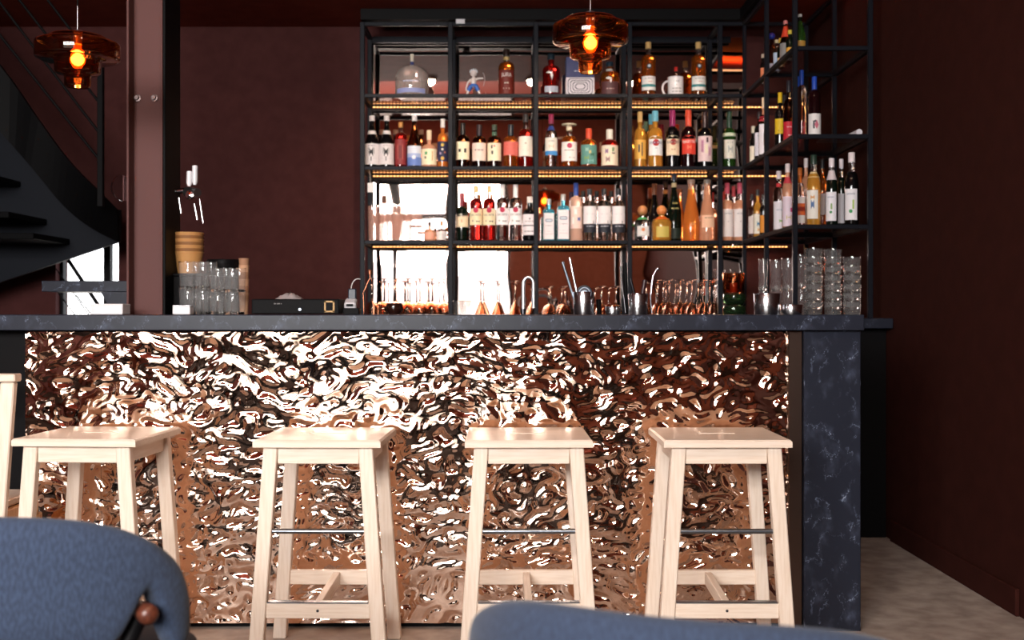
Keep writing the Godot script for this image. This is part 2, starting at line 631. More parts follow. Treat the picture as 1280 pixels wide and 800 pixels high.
# three unseen spots added in the soffit to brighten the bottles
func make_added_spots() -> void:
	var k := 0
	for x in [-0.65, 0.15, 0.95]:
		var t := thing("added_spot", "unseen soffit spot added to brighten the bottles, %s of three" % ["first", "second", "third"][k], "added spot lamp", Vector3(x, 3.017, -5.72), 0, "spots added to brighten the bottles")
		var g := Geo.new()
		g.lathe([Vector2(0.030, -0.012), Vector2(0.045, -0.012), Vector2(0.045, 0.0), Vector2(0.030, 0.0)], 20)
		obj(g, "ring", M.black, t)
		g = Geo.new()
		g.lathe([Vector2(0, -0.008), Vector2(0.029, -0.008), Vector2(0.029, -0.001), Vector2(0, -0.001)], 20)
		obj(g, "lamp_lens", glow("lamp_lens", Color(1.0, 0.9, 0.78), 5.0), t)
		var l := SpotLight3D.new()
		l.name = "added_spot_light"
		l.light_color = Color(1.0, 0.90, 0.80)
		l.light_energy = 1.5
		l.light_size = 0.03
		l.spot_range = 8.0
		l.spot_attenuation = 2.0
		l.spot_angle = 34.0
		l.spot_angle_attenuation = 0.9
		l.shadow_enabled = true
		t.add_child(l)
		l.position = Vector3(0, -0.02, 0)
		l.rotation.x = -0.72
		k += 1

# ------------------------------------------------------------------ the bar
func make_bar() -> void:
	var g: Geo
	var bar := thing("bar_counter", "long bar clad in rippled copper sheet under a dark veined marble top", "bar counter", Vector3(-1.0, 0, -4.5))
	var o := bar.position
	g = Geo.new()
	g.slab(Vector3(-3.6, 0.0, -4.72) - o, Vector3(1.04, 1.08, -4.16) - o)
	obj(g, "carcass", M.black, bar)
	g = Geo.new()
	g.slab(Vector3(-3.7, 1.084, -5.05) - o, Vector3(1.258, 1.14, -4.06) - o, 0.003)
	obj(g, "worktop", M.marble, bar)
	g = Geo.new()
	g.slab(Vector3(1.052, 0, -4.72) - o, Vector3(1.256, 1.083, -4.095) - o, 0.003)
	obj(g, "end_panel", M.marble, bar)
	g = Geo.new()
	g.slab(Vector3(0.999, 0, -4.16) - o, Vector3(1.051, 1.083, -4.112) - o, 0.004)
	obj(g, "corner_strip", M.copper_flat, bar)
	# rippled copper in two sheets
	for sh in [[-1.767, -1.493], [-1.492, 0.998]]:
		obj(ripple(sh[0], sh[1], 0.02, 1.078, o), "copper_sheet", M.copper, bar)

func ripple(x0: float, x1: float, y0: float, y1: float, o: Vector3) -> Geo:
	var a := noise(FastNoiseLite.TYPE_SIMPLEX_SMOOTH, 1.0, 12, 1)
	var b := noise(FastNoiseLite.TYPE_SIMPLEX_SMOOTH, 1.0, 77, 1)
	var wv := noise(FastNoiseLite.TYPE_SIMPLEX_SMOOTH, 1.0, 5, 1)
	var step := 0.005
	var nx := int(ceil((x1 - x0) / step))
	var ny := int(ceil((y1 - y0) / step))
	var g := Geo.new()
	var h := func(x: float, y: float) -> float:
		var sk := wv.get_noise_2d(x * 2.2, y * 2.2) * 0.05
		var s: float = a.get_noise_2d(x * 8.0, (y + sk) * 14.0) * 0.0026
		var d: float = b.get_noise_2d(x * 12.5 + 9.0, (y + sk * 0.6) * 18.0)
		s += d * 0.0004
		s -= pow(maxf(0.0, d - 0.16), 1.6) * 0.0140
		s += pow(maxf(0.0, -d - 0.34), 1.6) * 0.0110
		return s
	for i in nx + 1:
		var x := lerpf(x0, x1, float(i) / nx)
		for j in ny + 1:
			var y := lerpf(y0, y1, float(j) / ny)
			var e := 0.002
			var c: float = h.call(x, y)
			var dx: float = (h.call(x + e, y) - c) / e
			var dy: float = (h.call(x, y + e) - c) / e
			g.v.append(Vector3(x, y, -4.13 + c) - o)
			g.n.append(Vector3(-dx, -dy, 1.0).normalized())
	for i in nx:
		for j in ny:
			var p := i * (ny + 1) + j
			var q := p + ny + 1
			g.ix.append_array(PackedInt32Array([p, q + 1, q, p, p + 1, q + 1]))
	return g

# ------------------------------------------------------------------ shelves
const LEVELS := [2.495, 2.050, 1.594]
const POSTS := [-0.92, -0.379, 0.148, 0.724, 1.28]

func bar_x(g: Geo, x0: float, x1: float, y: float, z: float, h := 0.022, d := 0.022) -> void:
	g.slab(Vector3(x0, y - h, -z - d / 2), Vector3(x1, y, -z + d / 2), 0.002)

func make_shelves() -> void:
	var g: Geo
	# worktops and carcasses below
	var base := thing("back_counter", "dark counter along the mirrored wall below the bottle shelves", "counter", Vector3(0, 0, -7.1))
	g = Geo.new()
	g.slab(Vector3(-2.4, 0.0, -0.31), Vector3(1.29, 1.07, 0.28))
	obj(g, "carcass", M.black, base)
	g = Geo.new()
	g.slab(Vector3(-2.4, 1.07, -0.31), Vector3(1.29, 1.12, 0.32), 0.003)
	obj(g, "worktop", M.marble, base)
	base = thing("side_counter", "dark counter running along the side wall past the end of the bar", "counter", Vector3(1.6, 0, -6.5))
	g = Geo.new()
	g.slab(Vector3(-0.27, 0.0, -0.91), Vector3(0.31, 1.07, 0.69))
	obj(g, "carcass", M.black, base)
	g = Geo.new()
	g.slab(Vector3(-0.30, 1.07, -0.91), Vector3(0.31, 1.12, 0.80), 0.003)
	obj(g, "worktop", M.marble, base)

	# back unit
	var unit := thing("bottle_shelf", "black steel shelf frame with mirrored back along the rear wall", "shelf", Vector3(0, 1.12, -7.2))
	var o := unit.position
	var top := 2.936
	for x in POSTS:
		for z in [7.0, 7.365]:
			g = Geo.new()
			g.slab(Vector3(x - 0.0145, 1.12, -z - 0.0145) - o, Vector3(x + 0.0145, top, -z + 0.0145) - o, 0.003)
			obj(g, "post", M.frame, unit)
	g = Geo.new()
	g.slab(Vector3(1.43 - 0.011, 1.12, -7.011) - o, Vector3(1.43 + 0.011, top, -6.989) - o, 0.003)
	obj(g, "post", M.frame, unit)
	var ends := POSTS + [1.43]
	for y in LEVELS + [top]:
		for k in 5:
			for z in [7.0, 7.365]:
				g = Geo.new()
				bar_x(g, ends[k] + 0.0145, ends[k + 1] - 0.0145, y, z, 0.022 if z < 7.1 else 0.04)
				for i in g.v.size():
					g.v[i] -= o
				obj(g, "rail", M.frame, unit)
		for x in POSTS:
			g = Geo.new()
			g.slab(Vector3(x - 0.0145, y - 0.022, -7.35) - o, Vector3(x + 0.0145, y, -7.0145) - o, 0.002)
			obj(g, "cross_rail", M.frame, unit)
	for y in LEVELS:
		for k in 5:
			g = Geo.new()
			g.slab(Vector3(ends[k] + 0.016, y - 0.007, -7.352) - o, Vector3(ends[k + 1] - 0.016, y - 0.0005, -7.0125) - o)
			obj(g, "glass_shelf", M.shelf_glass, unit)
	# mirror panels, very slightly out of true
	var wob := noise(FastNoiseLite.TYPE_SIMPLEX_SMOOTH, 1.0, 40, 1)
	for k in 5:
		var p := []
		var x0: float = ends[k]
		var x1: float = ends[k + 1] if k < 4 else 1.50
		for i in 25:
			var c := []
			for j in 61:
				var x := lerpf(x0 + 0.001, x1 - 0.001, i / 24.0)
				var y := lerpf(1.12, 2.94, j / 60.0)
				var low := clampf((1.75 - y) / 0.5, 0.0, 1.0)
				c.append(Vector3(x, y, -7.40 + wob.get_noise_3d(x * 3.2, y * 2.0, k * 7.0) * (0.0005 + 0.0016 * low)) - o)
			p.append(c)
		g = Geo.new()
		g.grid(p)
		obj(g, "mirror", M.mirror, unit)
	# a small price tag on the top rail
	g = Geo.new()
	g.slab(Vector3(px_x(570, 6.985), 2.925, -6.987) - o, Vector3(px_x(581, 6.985), 2.952, -6.983) - o)
	obj(g, "tag", paint("d8d2d6", 0.6), unit)

	# LED strips on the rear rails, one in each bay
	for y in LEVELS:
		for k in 5:
			var x0: float = ends[k] + 0.02
			var x1: float = (ends[k + 1] - 0.02) if k < 4 else 1.78
			var led := thing("led_strip", "row of warm diodes under the %s shelf in the %s bay" % [{2.495: "top", 2.050: "middle", 1.594: "lowest"}[y], ["first", "second", "third", "fourth", "corner"][k]], "led strip", Vector3((x0 + x1) / 2, y - 0.018, -7.345), 0, "warm diode strips under the shelves")
			g = Geo.new()
			g.slab(Vector3((x0 - x1) / 2, -0.005, -0.003), Vector3((x1 - x0) / 2, 0.005, 0.0))
			obj(g, "tape", paint("8a6a50", 0.6), led)
			g = Geo.new()
			var n := int((x1 - x0) / 0.0215)
			for i in n:
				g.box(Vector3((x0 - x1) / 2 + (i + 0.5) * (x1 - x0) / n, 0, 0.0025), Vector3(0.013, 0.0065, 0.004), 0.001)
			obj(g, "diodes", M.led, led)
			var l := AreaLight3D.new()
			l.name = "led_light"
			l.area_size = Vector2(x1 - x0, 0.016)
			l.area_normalize_energy = false
			l.light_color = Color(1.0, 0.70, 0.40)
			l.light_energy = 4.0
			l.area_range = 12.0
			l.area_attenuation = 2.0
			l.shadow_enabled = true
			led.add_child(l)
			l.position = Vector3(0, 0, 0.008)
			l.rotation.x = -PI / 2

	# side unit along the right wall
	unit = thing("bottle_shelf", "black steel shelf frame reaching forward along the side wall", "shelf", Vector3(1.62, 1.12, -6.4))
	o = unit.position
	for z in [5.75, 6.39, 7.0]:
		for x in [1.43, 1.81]:
			if z == 7.0 and x == 1.43:
				continue
			g = Geo.new()
			g.slab(Vector3(x - 0.0125, 1.12, -z - 0.0125) - o, Vector3(x + 0.0125, top, -z + 0.0125) - o, 0.003)
			obj(g, "post", M.frame, unit)
	for y in LEVELS + [top]:
		for z in [5.75, 6.39, 7.0]:
			g = Geo.new()
			g.slab(Vector3(1.4425, y - 0.022, -z - 0.0125) - o, Vector3(1.7975, y, -z + 0.0125) - o, 0.002)
			obj(g, "cross_rail", M.frame, unit)
		for x in [1.43, 1.81]:
			for s in [[5.7625, 6.3775], [6.4025, 6.9875]]:
				g = Geo.new()
				g.slab(Vector3(x - 0.0125, y - 0.022, -s[1]) - o, Vector3(x + 0.0125, y, -s[0]) - o, 0.002)
				obj(g, "rail", M.frame, unit)
	for y in LEVELS:
		for s in [[5.764, 6.376], [6.404, 6.986]]:
			g = Geo.new()
			g.slab(Vector3(1.4435, y - 0.007, -s[1]) - o, Vector3(1.7965, y - 0.0005, -s[0]) - o)
			obj(g, "glass_shelf", M.shelf_glass, unit)
	# warm cove lamp on top of the corner, washing the soffit
	var cove := thing("cove_lamp", "warm strip lamp hidden on top of the corner shelf", "lamp", Vector3(1.62, 2.9365, -6.39))
	g = Geo.new()
	g.slab(Vector3(-0.15, 0, -0.012), Vector3(0.15, 0.012, 0.012))
	obj(g, "lamp_tube", M.led, cove)
	var cl := AreaLight3D.new()
	cl.name = "cove_light"
	cl.area_size = Vector2(0.3, 0.02)
	cl.area_normalize_energy = false
	cl.light_color = Color(1.0, 0.50, 0.2)
	cl.light_energy = 40.0
	cl.shadow_enabled = true
	cove.add_child(cl)
	cl.position = Vector3(0, 0.014, 0)
	cl.rotation.x = PI / 2

# ------------------------------------------------------------------ stairs on the left
func make_stairs() -> void:
	var g: Geo
	var st := thing("curved_staircase", "black steel curved staircase with thin diagonal railing rods", "staircase", Vector3(-3.0, 0, -6.4))
	var o := st.position
	# outer stringer: a curved ribbon of steel
	var up := [[-170, -120], [-90, -25], [0, 82], [48, 150], [85, 200], [120, 236], [146, 262]]
	var dn := [[-170, -30], [-90, 65], [0, 165], [38, 208], [78, 256], [112, 284], [148, 303]]
	var zz := [6.02, 6.05, 6.12, 6.2, 6.3, 6.42, 6.6]
	var rows := [[], [], [], []]
	var cu := Curve3D.new()
	var cd := Curve3D.new()
	for i in up.size():
		for e in [[cu, up], [cd, dn]]:
			var q := at(e[1][i][0], e[1][i][1], zz[i]) - o
			var q0 := at(e[1][maxi(i - 1, 0)][0], e[1][maxi(i - 1, 0)][1], zz[maxi(i - 1, 0)]) - o
			var q1 := at(e[1][mini(i + 1, 6)][0], e[1][mini(i + 1, 6)][1], zz[mini(i + 1, 6)]) - o
			e[0].add_point(q, (q0 - q1) / 6.0, (q1 - q0) / 6.0)
	var steps := 30
	for i in steps + 1:
		var a := cu.samplef(6.0 * i / steps)
		var b := cd.samplef(6.0 * i / steps)
		rows[0].append(a)
		rows[1].append(b)
		rows[2].append(b + Vector3(0, 0, -0.03))
		rows[3].append(a + Vector3(0, 0, -0.03))
	g = Geo.new()
	for i in steps:
		for k in 4:
			var k2 := (k + 1) % 4
			var mid: Vector3 = (rows[0][i] + rows[2][i] + rows[0][i + 1] + rows[2][i + 1]) / 4.0
			g.out_quad(rows[k][i], rows[k][i + 1], rows[k2][i + 1], rows[k2][i], mid)
	obj(g, "stringer", M.stair_black, st)
	# inner stringer / soffit plate
	var poly := PackedVector2Array()
	for p in [[-170, 410], [150, 302], [150, 262], [120, 262], [80, 240], [20, 180], [-40, 100], [-170, -60]]:
		var q := at(p[0], p[1], 6.95) - o
		poly.append(Vector2(q.x, q.y))
	g = Geo.new()
	g.plate(poly, -6.98 - o.z, -6.95 - o.z)
	obj(g, "soffit", M.stair_grey, st)
	# treads between the two
	for s in [[-2.66, 1.60, 0.30], [-2.80, 1.72, 0.34], [-2.96, 1.95, 0.4], [-3.14, 2.17, 0.46], [-3.34, 2.39, 0.5], [-3.52, 2.61, 0.5]]:
		g = Geo.new()
		g.slab(Vector3(s[0] - s[2] - 0.2, s[1] - 0.035, -6.945) - o, Vector3(s[0] - 0.04, s[1], -6.42) - o, 0.003)
		obj(g, "tread", M.stair_black, st)
	# newel and rods
	var np := at(126, 236, 6.36) - o
	g = Geo.new()
	g.slab(np + Vector3(-0.016, -0.1, -0.016), np + Vector3(0.016, 0.72, 0.016), 0.003)
	obj(g, "newel_post", M.black, st)
	for r in [[[0, -78], [127, 88]], [[-60, -108], [127, 132]], [[-60, -75], [127, 170]], [[-60, -31], [127, 203]]]:
		g = Geo.new()
		var a := at(r[0][0], r[0][1], 6.12) - o
		var b := at(r[1][0], r[1][1], 6.36) - o
		g.tube([a, b], 0.0075, 8)
		obj(g, "railing_rod", M.black, st)
	# lower flight rail in front of the window
	var low := thing("stair_railing", "dark lower railing slanting across the bright window under the stairs", "railing", at(100, 400, 7.2))
	o = low.position
	for r in [[82, 320, 130, 392, 0.013], [70, 336, 140, 434, 0.004], [70, 362, 125, 436, 0.004], [95, 368, 145, 434, 0.004]]:
		g = Geo.new()
		g.tube([at(r[0], r[1], 7.2) - o, at(r[2], r[3], 7.2) - o], r[4], 8)
		obj(g, "railing_rod", M.black, low)
	g = Geo.new()
	g.tube([Vector3(px_x(131, 7.2), 0.0, -7.2) - o, at(131, 392, 7.2) - o], 0.016, 10)
	obj(g, "post", M.black, low)
	# raised stone ledge beside the column
	var led := thing("stone_ledge", "short raised stone ledge with a blunt end beside the steel column", "ledge", at(105, 380, 5.2))
	o = led.position
	g = Geo.new()
	g.slab(at(52, 364.5, 5.2) - o, at(160, 351, 5.2) - o + Vector3(0, 0, -0.35), 0.002)
	obj(g, "slab", M.marble, led)
	g = Geo.new()
	poly = PackedVector2Array()
	for p in [[126, 365], [160, 365], [160, 380], [134, 380]]:
		var q := at(p[0], p[1], 5.2) - o
		poly.append(Vector2(q.x, q.y))
	g.plate(poly, -0.3, 0.0)
	obj(g, "bracket", M.marble, led)
	var bx := thing("paper_box", "white box on the bar beneath the raised stone ledge", "box", Vector3(px_x(138, 4.95), 1.14, -4.95))
	g = Geo.new()
	g.slab(Vector3(-0.07, 0, -0.05), Vector3(0.07, 0.044, 0.05), 0.003)
	obj(g, "carton", paint("f2eef2", 0.6), bx)
	g = Geo.new()
	g.slab(Vector3(-0.071, 0.036, -0.051), Vector3(0.071, 0.046, 0.051), 0.003)
	obj(g, "lid", paint("f6f2f4", 0.6), bx)

func make_column() -> void:
	var g: Geo
	var c := thing("steel_column", "brown painted steel beam column standing behind the bar", "column", Vector3(-1.53, 0, -5.2))
	# H section, web facing the room; stands just behind the worktop
	var z := 5.10
	var xl := px_x(158, z)
	var xr := px_x(203, z)
	var o := c.position
	for x in [xl, xr - 0.010]:
		g = Geo.new()
		g.slab(Vector3(x, 0, -z - 0.235) - o, Vector3(x + 0.010, 4.2, -z) - o, 0.002)
		obj(g, "flange", M.beam, c)
	g = Geo.new()
	g.slab(Vector3(xl + 0.010, 0, -z - 0.09) - o, Vector3(xr - 0.010, 4.2, -z - 0.075) - o)
	obj(g, "web", M.beam, c)
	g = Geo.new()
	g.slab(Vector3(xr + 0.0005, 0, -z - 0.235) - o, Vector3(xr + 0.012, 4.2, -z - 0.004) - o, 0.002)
	obj(g, "shade_plate", M.black, c)  # black plate put on the flange in place of its shaded face
	for px in [172, 193]:
		g = Geo.new()
		var p := at(px, 122.5, z + 0.07) - o
		g.lathe([Vector2(0, 0), Vector2(0.0165, 0), Vector2(0.0165, 0.006), Vector2(0.010, 0.007), Vector2(0.009, 0.018), Vector2(0, 0.018)], 12)
		var b := obj(g, "bolt", paint("6a5a58", 0.35, 0.7), c)
		b.position = p
		b.rotation.x = PI / 2

# ------------------------------------------------------------------ stools
func make_stools() -> void:
	var spots := [
		[-1.400, 3.66, -0.06, "birch bar stool at the left, partly hidden by the blue chair"],
		[-0.620, 3.63, -0.02, "birch bar stool second from the left, slightly turned"],
		[0.052, 3.63, 0.012, "birch bar stool between the two others, third from the left"],
		[0.690, 3.63, 0.0, "birch bar stool at the right end next to the marble panel"],
	]
	for s in spots:
		stool(s[0], s[1], s[2], s[3])
	# wooden chair at the very edge of the view
	var t := thing("wooden_chair", "pale wooden chair back cut off by the left edge of the photo", "chair", Vector3(-1.86, 0, -3.83), 0.0)
	var g: Geo
	for sx in [-1, 1]:
		g = Geo.new()
		g.box(Vector3(sx * 0.185, 0.46, 0.12), Vector3(0.046, 0.92, 0.03), 0.004, Basis(Vector3(1, 0, 0), Vector3(0.075 * sx, 1, -0.0), Vector3(0, 0, 1)))
		obj(g, "leg", M.birch_y, t)
		g = Geo.new()
		g.box(Vector3(sx * 0.17, 0.22, -0.2), Vector3(0.04, 0.44, 0.035), 0.004)
		obj(g, "leg", M.oak, t)
		g = Geo.new()
		g.box(Vector3(sx * 0.185, 0.47, -0.03), Vector3(0.025, 0.05, 0.27), 0.003)
		obj(g, "side_rail", M.oak, t)
	g = Geo.new()
	g.box(Vector3(0, 0.935, 0.12), Vector3(0.50, 0.026, 0.055), 0.004)
	obj(g, "top_rail", M.birch_x, t)
	g = Geo.new()
	g.box(Vector3(0, 0.51, -0.05), Vector3(0.36, 0.025, 0.30), 0.005)
	obj(g, "seat", M.birch_x, t)

func stool(x: float, zf: float, turn: float, label: String) -> void:
	var D := 0.415
	var W := 0.41
	var t := thing("bar_stool", label, "stool", Vector3(x, 0, -zf - D / 2), turn, "birch bar stools in front of the copper bar")
	var key := "stool"
	if not cache.has(key):
		var parts := []
		var g := Geo.new()
		# seat board with a hand slot: four pieces round the slot joined in one mesh
		var y0 := 0.716
		var y1 := 0.74
		var outer := [Vector2(-W / 2, -D / 2), Vector2(W / 2, -D / 2), Vector2(W / 2, D / 2), Vector2(-W / 2, D / 2)]
		var inner := [Vector2(-0.062, -0.012), Vector2(0.062, -0.012), Vector2(0.062, 0.012), Vector2(-0.062, 0.012)]
		var b := 0.006
		for i in 4:
			var a: Vector2 = outer[i]
			var c: Vector2 = outer[(i + 1) % 4]
			var p: Vector2 = inner[i]
			var q: Vector2 = inner[(i + 1) % 4]
			var a2 := a - Vector2(signf(a.x), signf(a.y)) * b
			var c2 := c - Vector2(signf(c.x), signf(c.y)) * b
			var mid := Vector3(0, (y0 + y1) / 2, 0)
			g.out_quad(v3(a2, y1), v3(c2, y1), v3(q, y1), v3(p, y1), mid)
			g.out_quad(v3(a, y0), v3(c, y0), v3(q, y0), v3(p, y0), mid)
			g.out_quad(v3(a, y0), v3(c, y0), v3(c, y1 - b), v3(a, y1 - b), mid)
			g.out_quad(v3(a, y1 - b), v3(c, y1 - b), v3(c2, y1), v3(a2, y1), mid)
			var far := v3((p + q), (y0 + y1) / 2) * 2.0
			g.out_quad(v3(p, y0), v3(q, y0), v3(q, y1), v3(p, y1), Vector3(far.x, (y0 + y1) / 2, far.z))
		parts.append([g.mesh(), "seat", M.birch_x])
		var legx_top := 0.153
		var legx_bot := 0.203
		for sz in [1, -1]:
			for sx in [-1, 1]:
				g = Geo.new()
				var ztop: float = 0.168 * sz
				var zbot: float = 0.180 * sz
				var hgt := 0.716
				g.box(Vector3(sx * (legx_top + legx_bot) / 2, hgt / 2, (ztop + zbot) / 2), Vector3(0.046, hgt, 0.036), 0.003, Basis(Vector3(1, 0, 0), Vector3(sx * (legx_top - legx_bot) / hgt, 1, (ztop - zbot) / hgt), Vector3(0, 0, 1)))
				parts.append([g.mesh(), "leg", M.birch_y])
		for sz in [1, -1]:
			g = Geo.new()
			g.box(Vector3(0, 0.688, 0.168 * sz), Vector3(0.262, 0.055, 0.02), 0.002)
			parts.append([g.mesh(), "apron", M.birch_x])
			g = Geo.new()
			g.box(Vector3(0, 0.190 if sz > 0 else 0.215, 0.177 * sz), Vector3(0.334, 0.05, 0.022), 0.002)
			parts.append([g.mesh(), "stretcher", M.birch_x])
		for sx in [-1, 1]:
			g = Geo.new()
			g.box(Vector3(sx * 0.155, 0.688, 0), Vector3(0.02, 0.055, 0.30), 0.002)
			parts.append([g.mesh(), "apron", M.birch_z])
		g = Geo.new()
		g.box(Vector3(0, 0.205, 0), Vector3(0.024, 0.044, 0.332), 0.002, Basis(Vector3(1, 0, 0), Vector3(0, 1, 0), Vector3(0, -0.05, 1)))
		parts.append([g.mesh(), "stretcher", M.birch_z])
		g = Geo.new()
		g.tube([Vector3(-0.15, 0.443, 0.174), Vector3(0.15, 0.443, 0.174)], 0.0085, 12)
		parts.append([g.mesh(), "footrest_bar", M.zinc])
		g = Geo.new()
		g.box(Vector3(0, 0.2165, 0.178), Vector3(0.325, 0.004, 0.028), 0.001)
		parts.append([g.mesh(), "foot_plate", M.zinc])
		g = Geo.new()
		g.lathe([Vector2(0, 0), Vector2(0.005, 0), Vector2(0.004, 0.0025), Vector2(0, 0.003)], 10)
		parts.append([g.mesh(), "screw", M.dark_steel])
		cache[key] = parts
	for p in cache[key]:
		var n := inst(p[0], p[1], p[2], t)
		if p[1] == "screw":
			n.position = Vector3(0, 0.19, 0.1875)
			n.rotation.x = PI / 2

func v3(p: Vector2, y: float) -> Vector3:
	return Vector3(p.x, y, p.y)

# ------------------------------------------------------------------ upholstered chairs close to the eye
func make_chairs() -> void:
	shell_chair(Vector3(0.30, 0.02, -1.77), -0.36, "blue wool chair with curved back cut off by the bottom of the photo", 0.722, 0.345)
	shell_chair(Vector3(px_x(47, 2.2), 0.0, -2.30), -0.22, "blue wool chair with curved back and wooden peg in the left corner", 0.776, 0.29)

func make_seating() -> void:
	# unseen bench and tables added to darken what the copper and mirrors reflect
	var g := Geo.new()
	var b := thing("added_bench", "long dark bench added unseen to darken reflections", "bench", Vector3(-1.775, 0.02, 1.93))
	g.slab(Vector3(-1.7, 0, -0.2), Vector3(1.7, 0.40, 0.24), 0.01)
	obj(g, "plinth", M.black, b)
	g = Geo.new()
	g.slab(Vector3(-1.72, 0.40, -0.23), Vector3(1.72, 0.47, 0.25), 0.015)
	obj(g, "cushion", M.added_dark, b)
	var names := ["first", "second", "third", "fourth", "fifth", "sixth", "seventh"]
	var k := 0
	for q in [[-3.0, 0.9], [-1.75, 1.05], [-0.55, 0.95], [1.0, 0.75], [0.35, -0.85], [-0.95, -0.9], [-2.2, -0.85]]:
		var t := thing("added_table", "dark square table, %s of those added unseen to darken reflections" % names[k], "table", Vector3(q[0], 0.02, q[1]), 0, "unseen tables added to darken reflections")
		g = Geo.new()
		g.slab(Vector3(-0.36, 0.72, -0.36), Vector3(0.36, 0.75, 0.36), 0.004)
		obj(g, "table_top", M.added_dark, t)
		g = Geo.new()
		g.slab(Vector3(-0.03, 0.02, -0.03), Vector3(0.03, 0.72, 0.03), 0.003)
		obj(g, "pedestal", M.black, t)
		g = Geo.new()
		g.slab(Vector3(-0.24, 0, -0.24), Vector3(0.24, 0.02, 0.24), 0.004)
		obj(g, "foot_plate", M.black, t)
		k += 1

func shell_chair(where: Vector3, turn: float, label: String, top: float, R: float) -> void:
	# back of a low chair seen from behind: a padded band bent round the sitter, dropping towards the arms
	var t := thing("upholstered_chair", label, "chair", where, turn)
	var g := Geo.new()
	var p := []
	var n := 60
	for i in n + 1:
		var u := lerpf(-1.0, 1.0, float(i) / n)
		var ang := u * 1.5
		var c := Vector3(sin(ang) * R, 0, cos(ang) * R * 0.82)
		var outw := Vector3(sin(ang), 0, cos(ang) * 0.9).normalized()
		var yt := top - 0.15 * pow(absf(u), 3.2)
		var yb := top - 0.23 - 0.07 * pow(absf(u), 2.0) + 0.115 * exp(-pow((absf(u) - 0.72) / 0.10, 2.0))
		var th := 0.032
		if absf(u) > 0.86:
			var k := (absf(u) - 0.86) / 0.14
			var s := sqrt(maxf(0.0, 1.0 - k * k))
			var ym := (yt + yb) / 2
			yt = lerpf(ym, yt, s)
			yb = lerpf(ym, yb, s)
			th *= s
		var ring := []
		for j in 25:
			var a := TAU * j / 24.0
			var cy := signf(sin(a)) * pow(absf(sin(a)), 0.6)
			var cx := signf(cos(a)) * pow(absf(cos(a)), 0.8)
			ring.append(c + outw * (th * cx) + Vector3(0, (yt + yb) / 2 + (yt - yb) / 2 * cy, 0))
		p.append(ring)
	g.grid(p)
	obj(g, "backrest", M.felt, t)
	# seat pad
	g = Geo.new()
	g.lathe([Vector2(0, 0.40), Vector2(0.22, 0.40), Vector2(0.245, 0.42), Vector2(0.245, 0.45), Vector2(0.22, 0.47), Vector2(0, 0.475)], 40, Vector3(0, 0, -0.02), 2.6)
	obj(g, "seat", M.felt, t)
	for s in [-1, 1]:
		g = Geo.new()
		g.tube([Vector3(s * 0.22, 0.0, 0.21), Vector3(s * 0.205, 0.42, 0.18), Vector3(s * 0.245, top - 0.20, 0.105)], [0.014, 0.018, 0.016], 12)
		obj(g, "leg", M.black, t)
		g = Geo.new()
		g.tube([Vector3(s * 0.23, 0.0, -0.20), Vector3(s * 0.21, 0.40, -0.18)], [0.013, 0.018], 12)
		obj(g, "leg", M.walnut, t)
	# turned wooden peg that pins the back to the frame
	for s in [-1, 1]:
		g = Geo.new()
		g.lathe([Vector2(0.0, -0.05), Vector2(0.0165, -0.05), Vector2(0.0195, -0.006), Vector2(0.0195, 0.0), Vector2(0.017, 0.008), Vector2(0.010, 0.013), Vector2(0, 0.0145)], 20)
		var k := obj(g, "peg", M.walnut, t)
		var ang: float = s * 1.05
		k.position = Vector3(sin(ang) * (R + 0.032), top - 0.190, cos(ang) * (R * 0.82 + 0.03))
		k.basis = Basis(Vector3.UP, ang * 0.8) * Basis(Vector3.RIGHT, PI / 2)

# ------------------------------------------------------------------ pendant lamps
func make_pendants() -> void:
	pendant(97, 42, 109, 4.3, 51, "amber glass tiered pendant lamp in front of the staircase")
	pendant(738, 19, 91, 4.3, 47.5, "amber glass tiered pendant lamp in front of the bottle shelves")

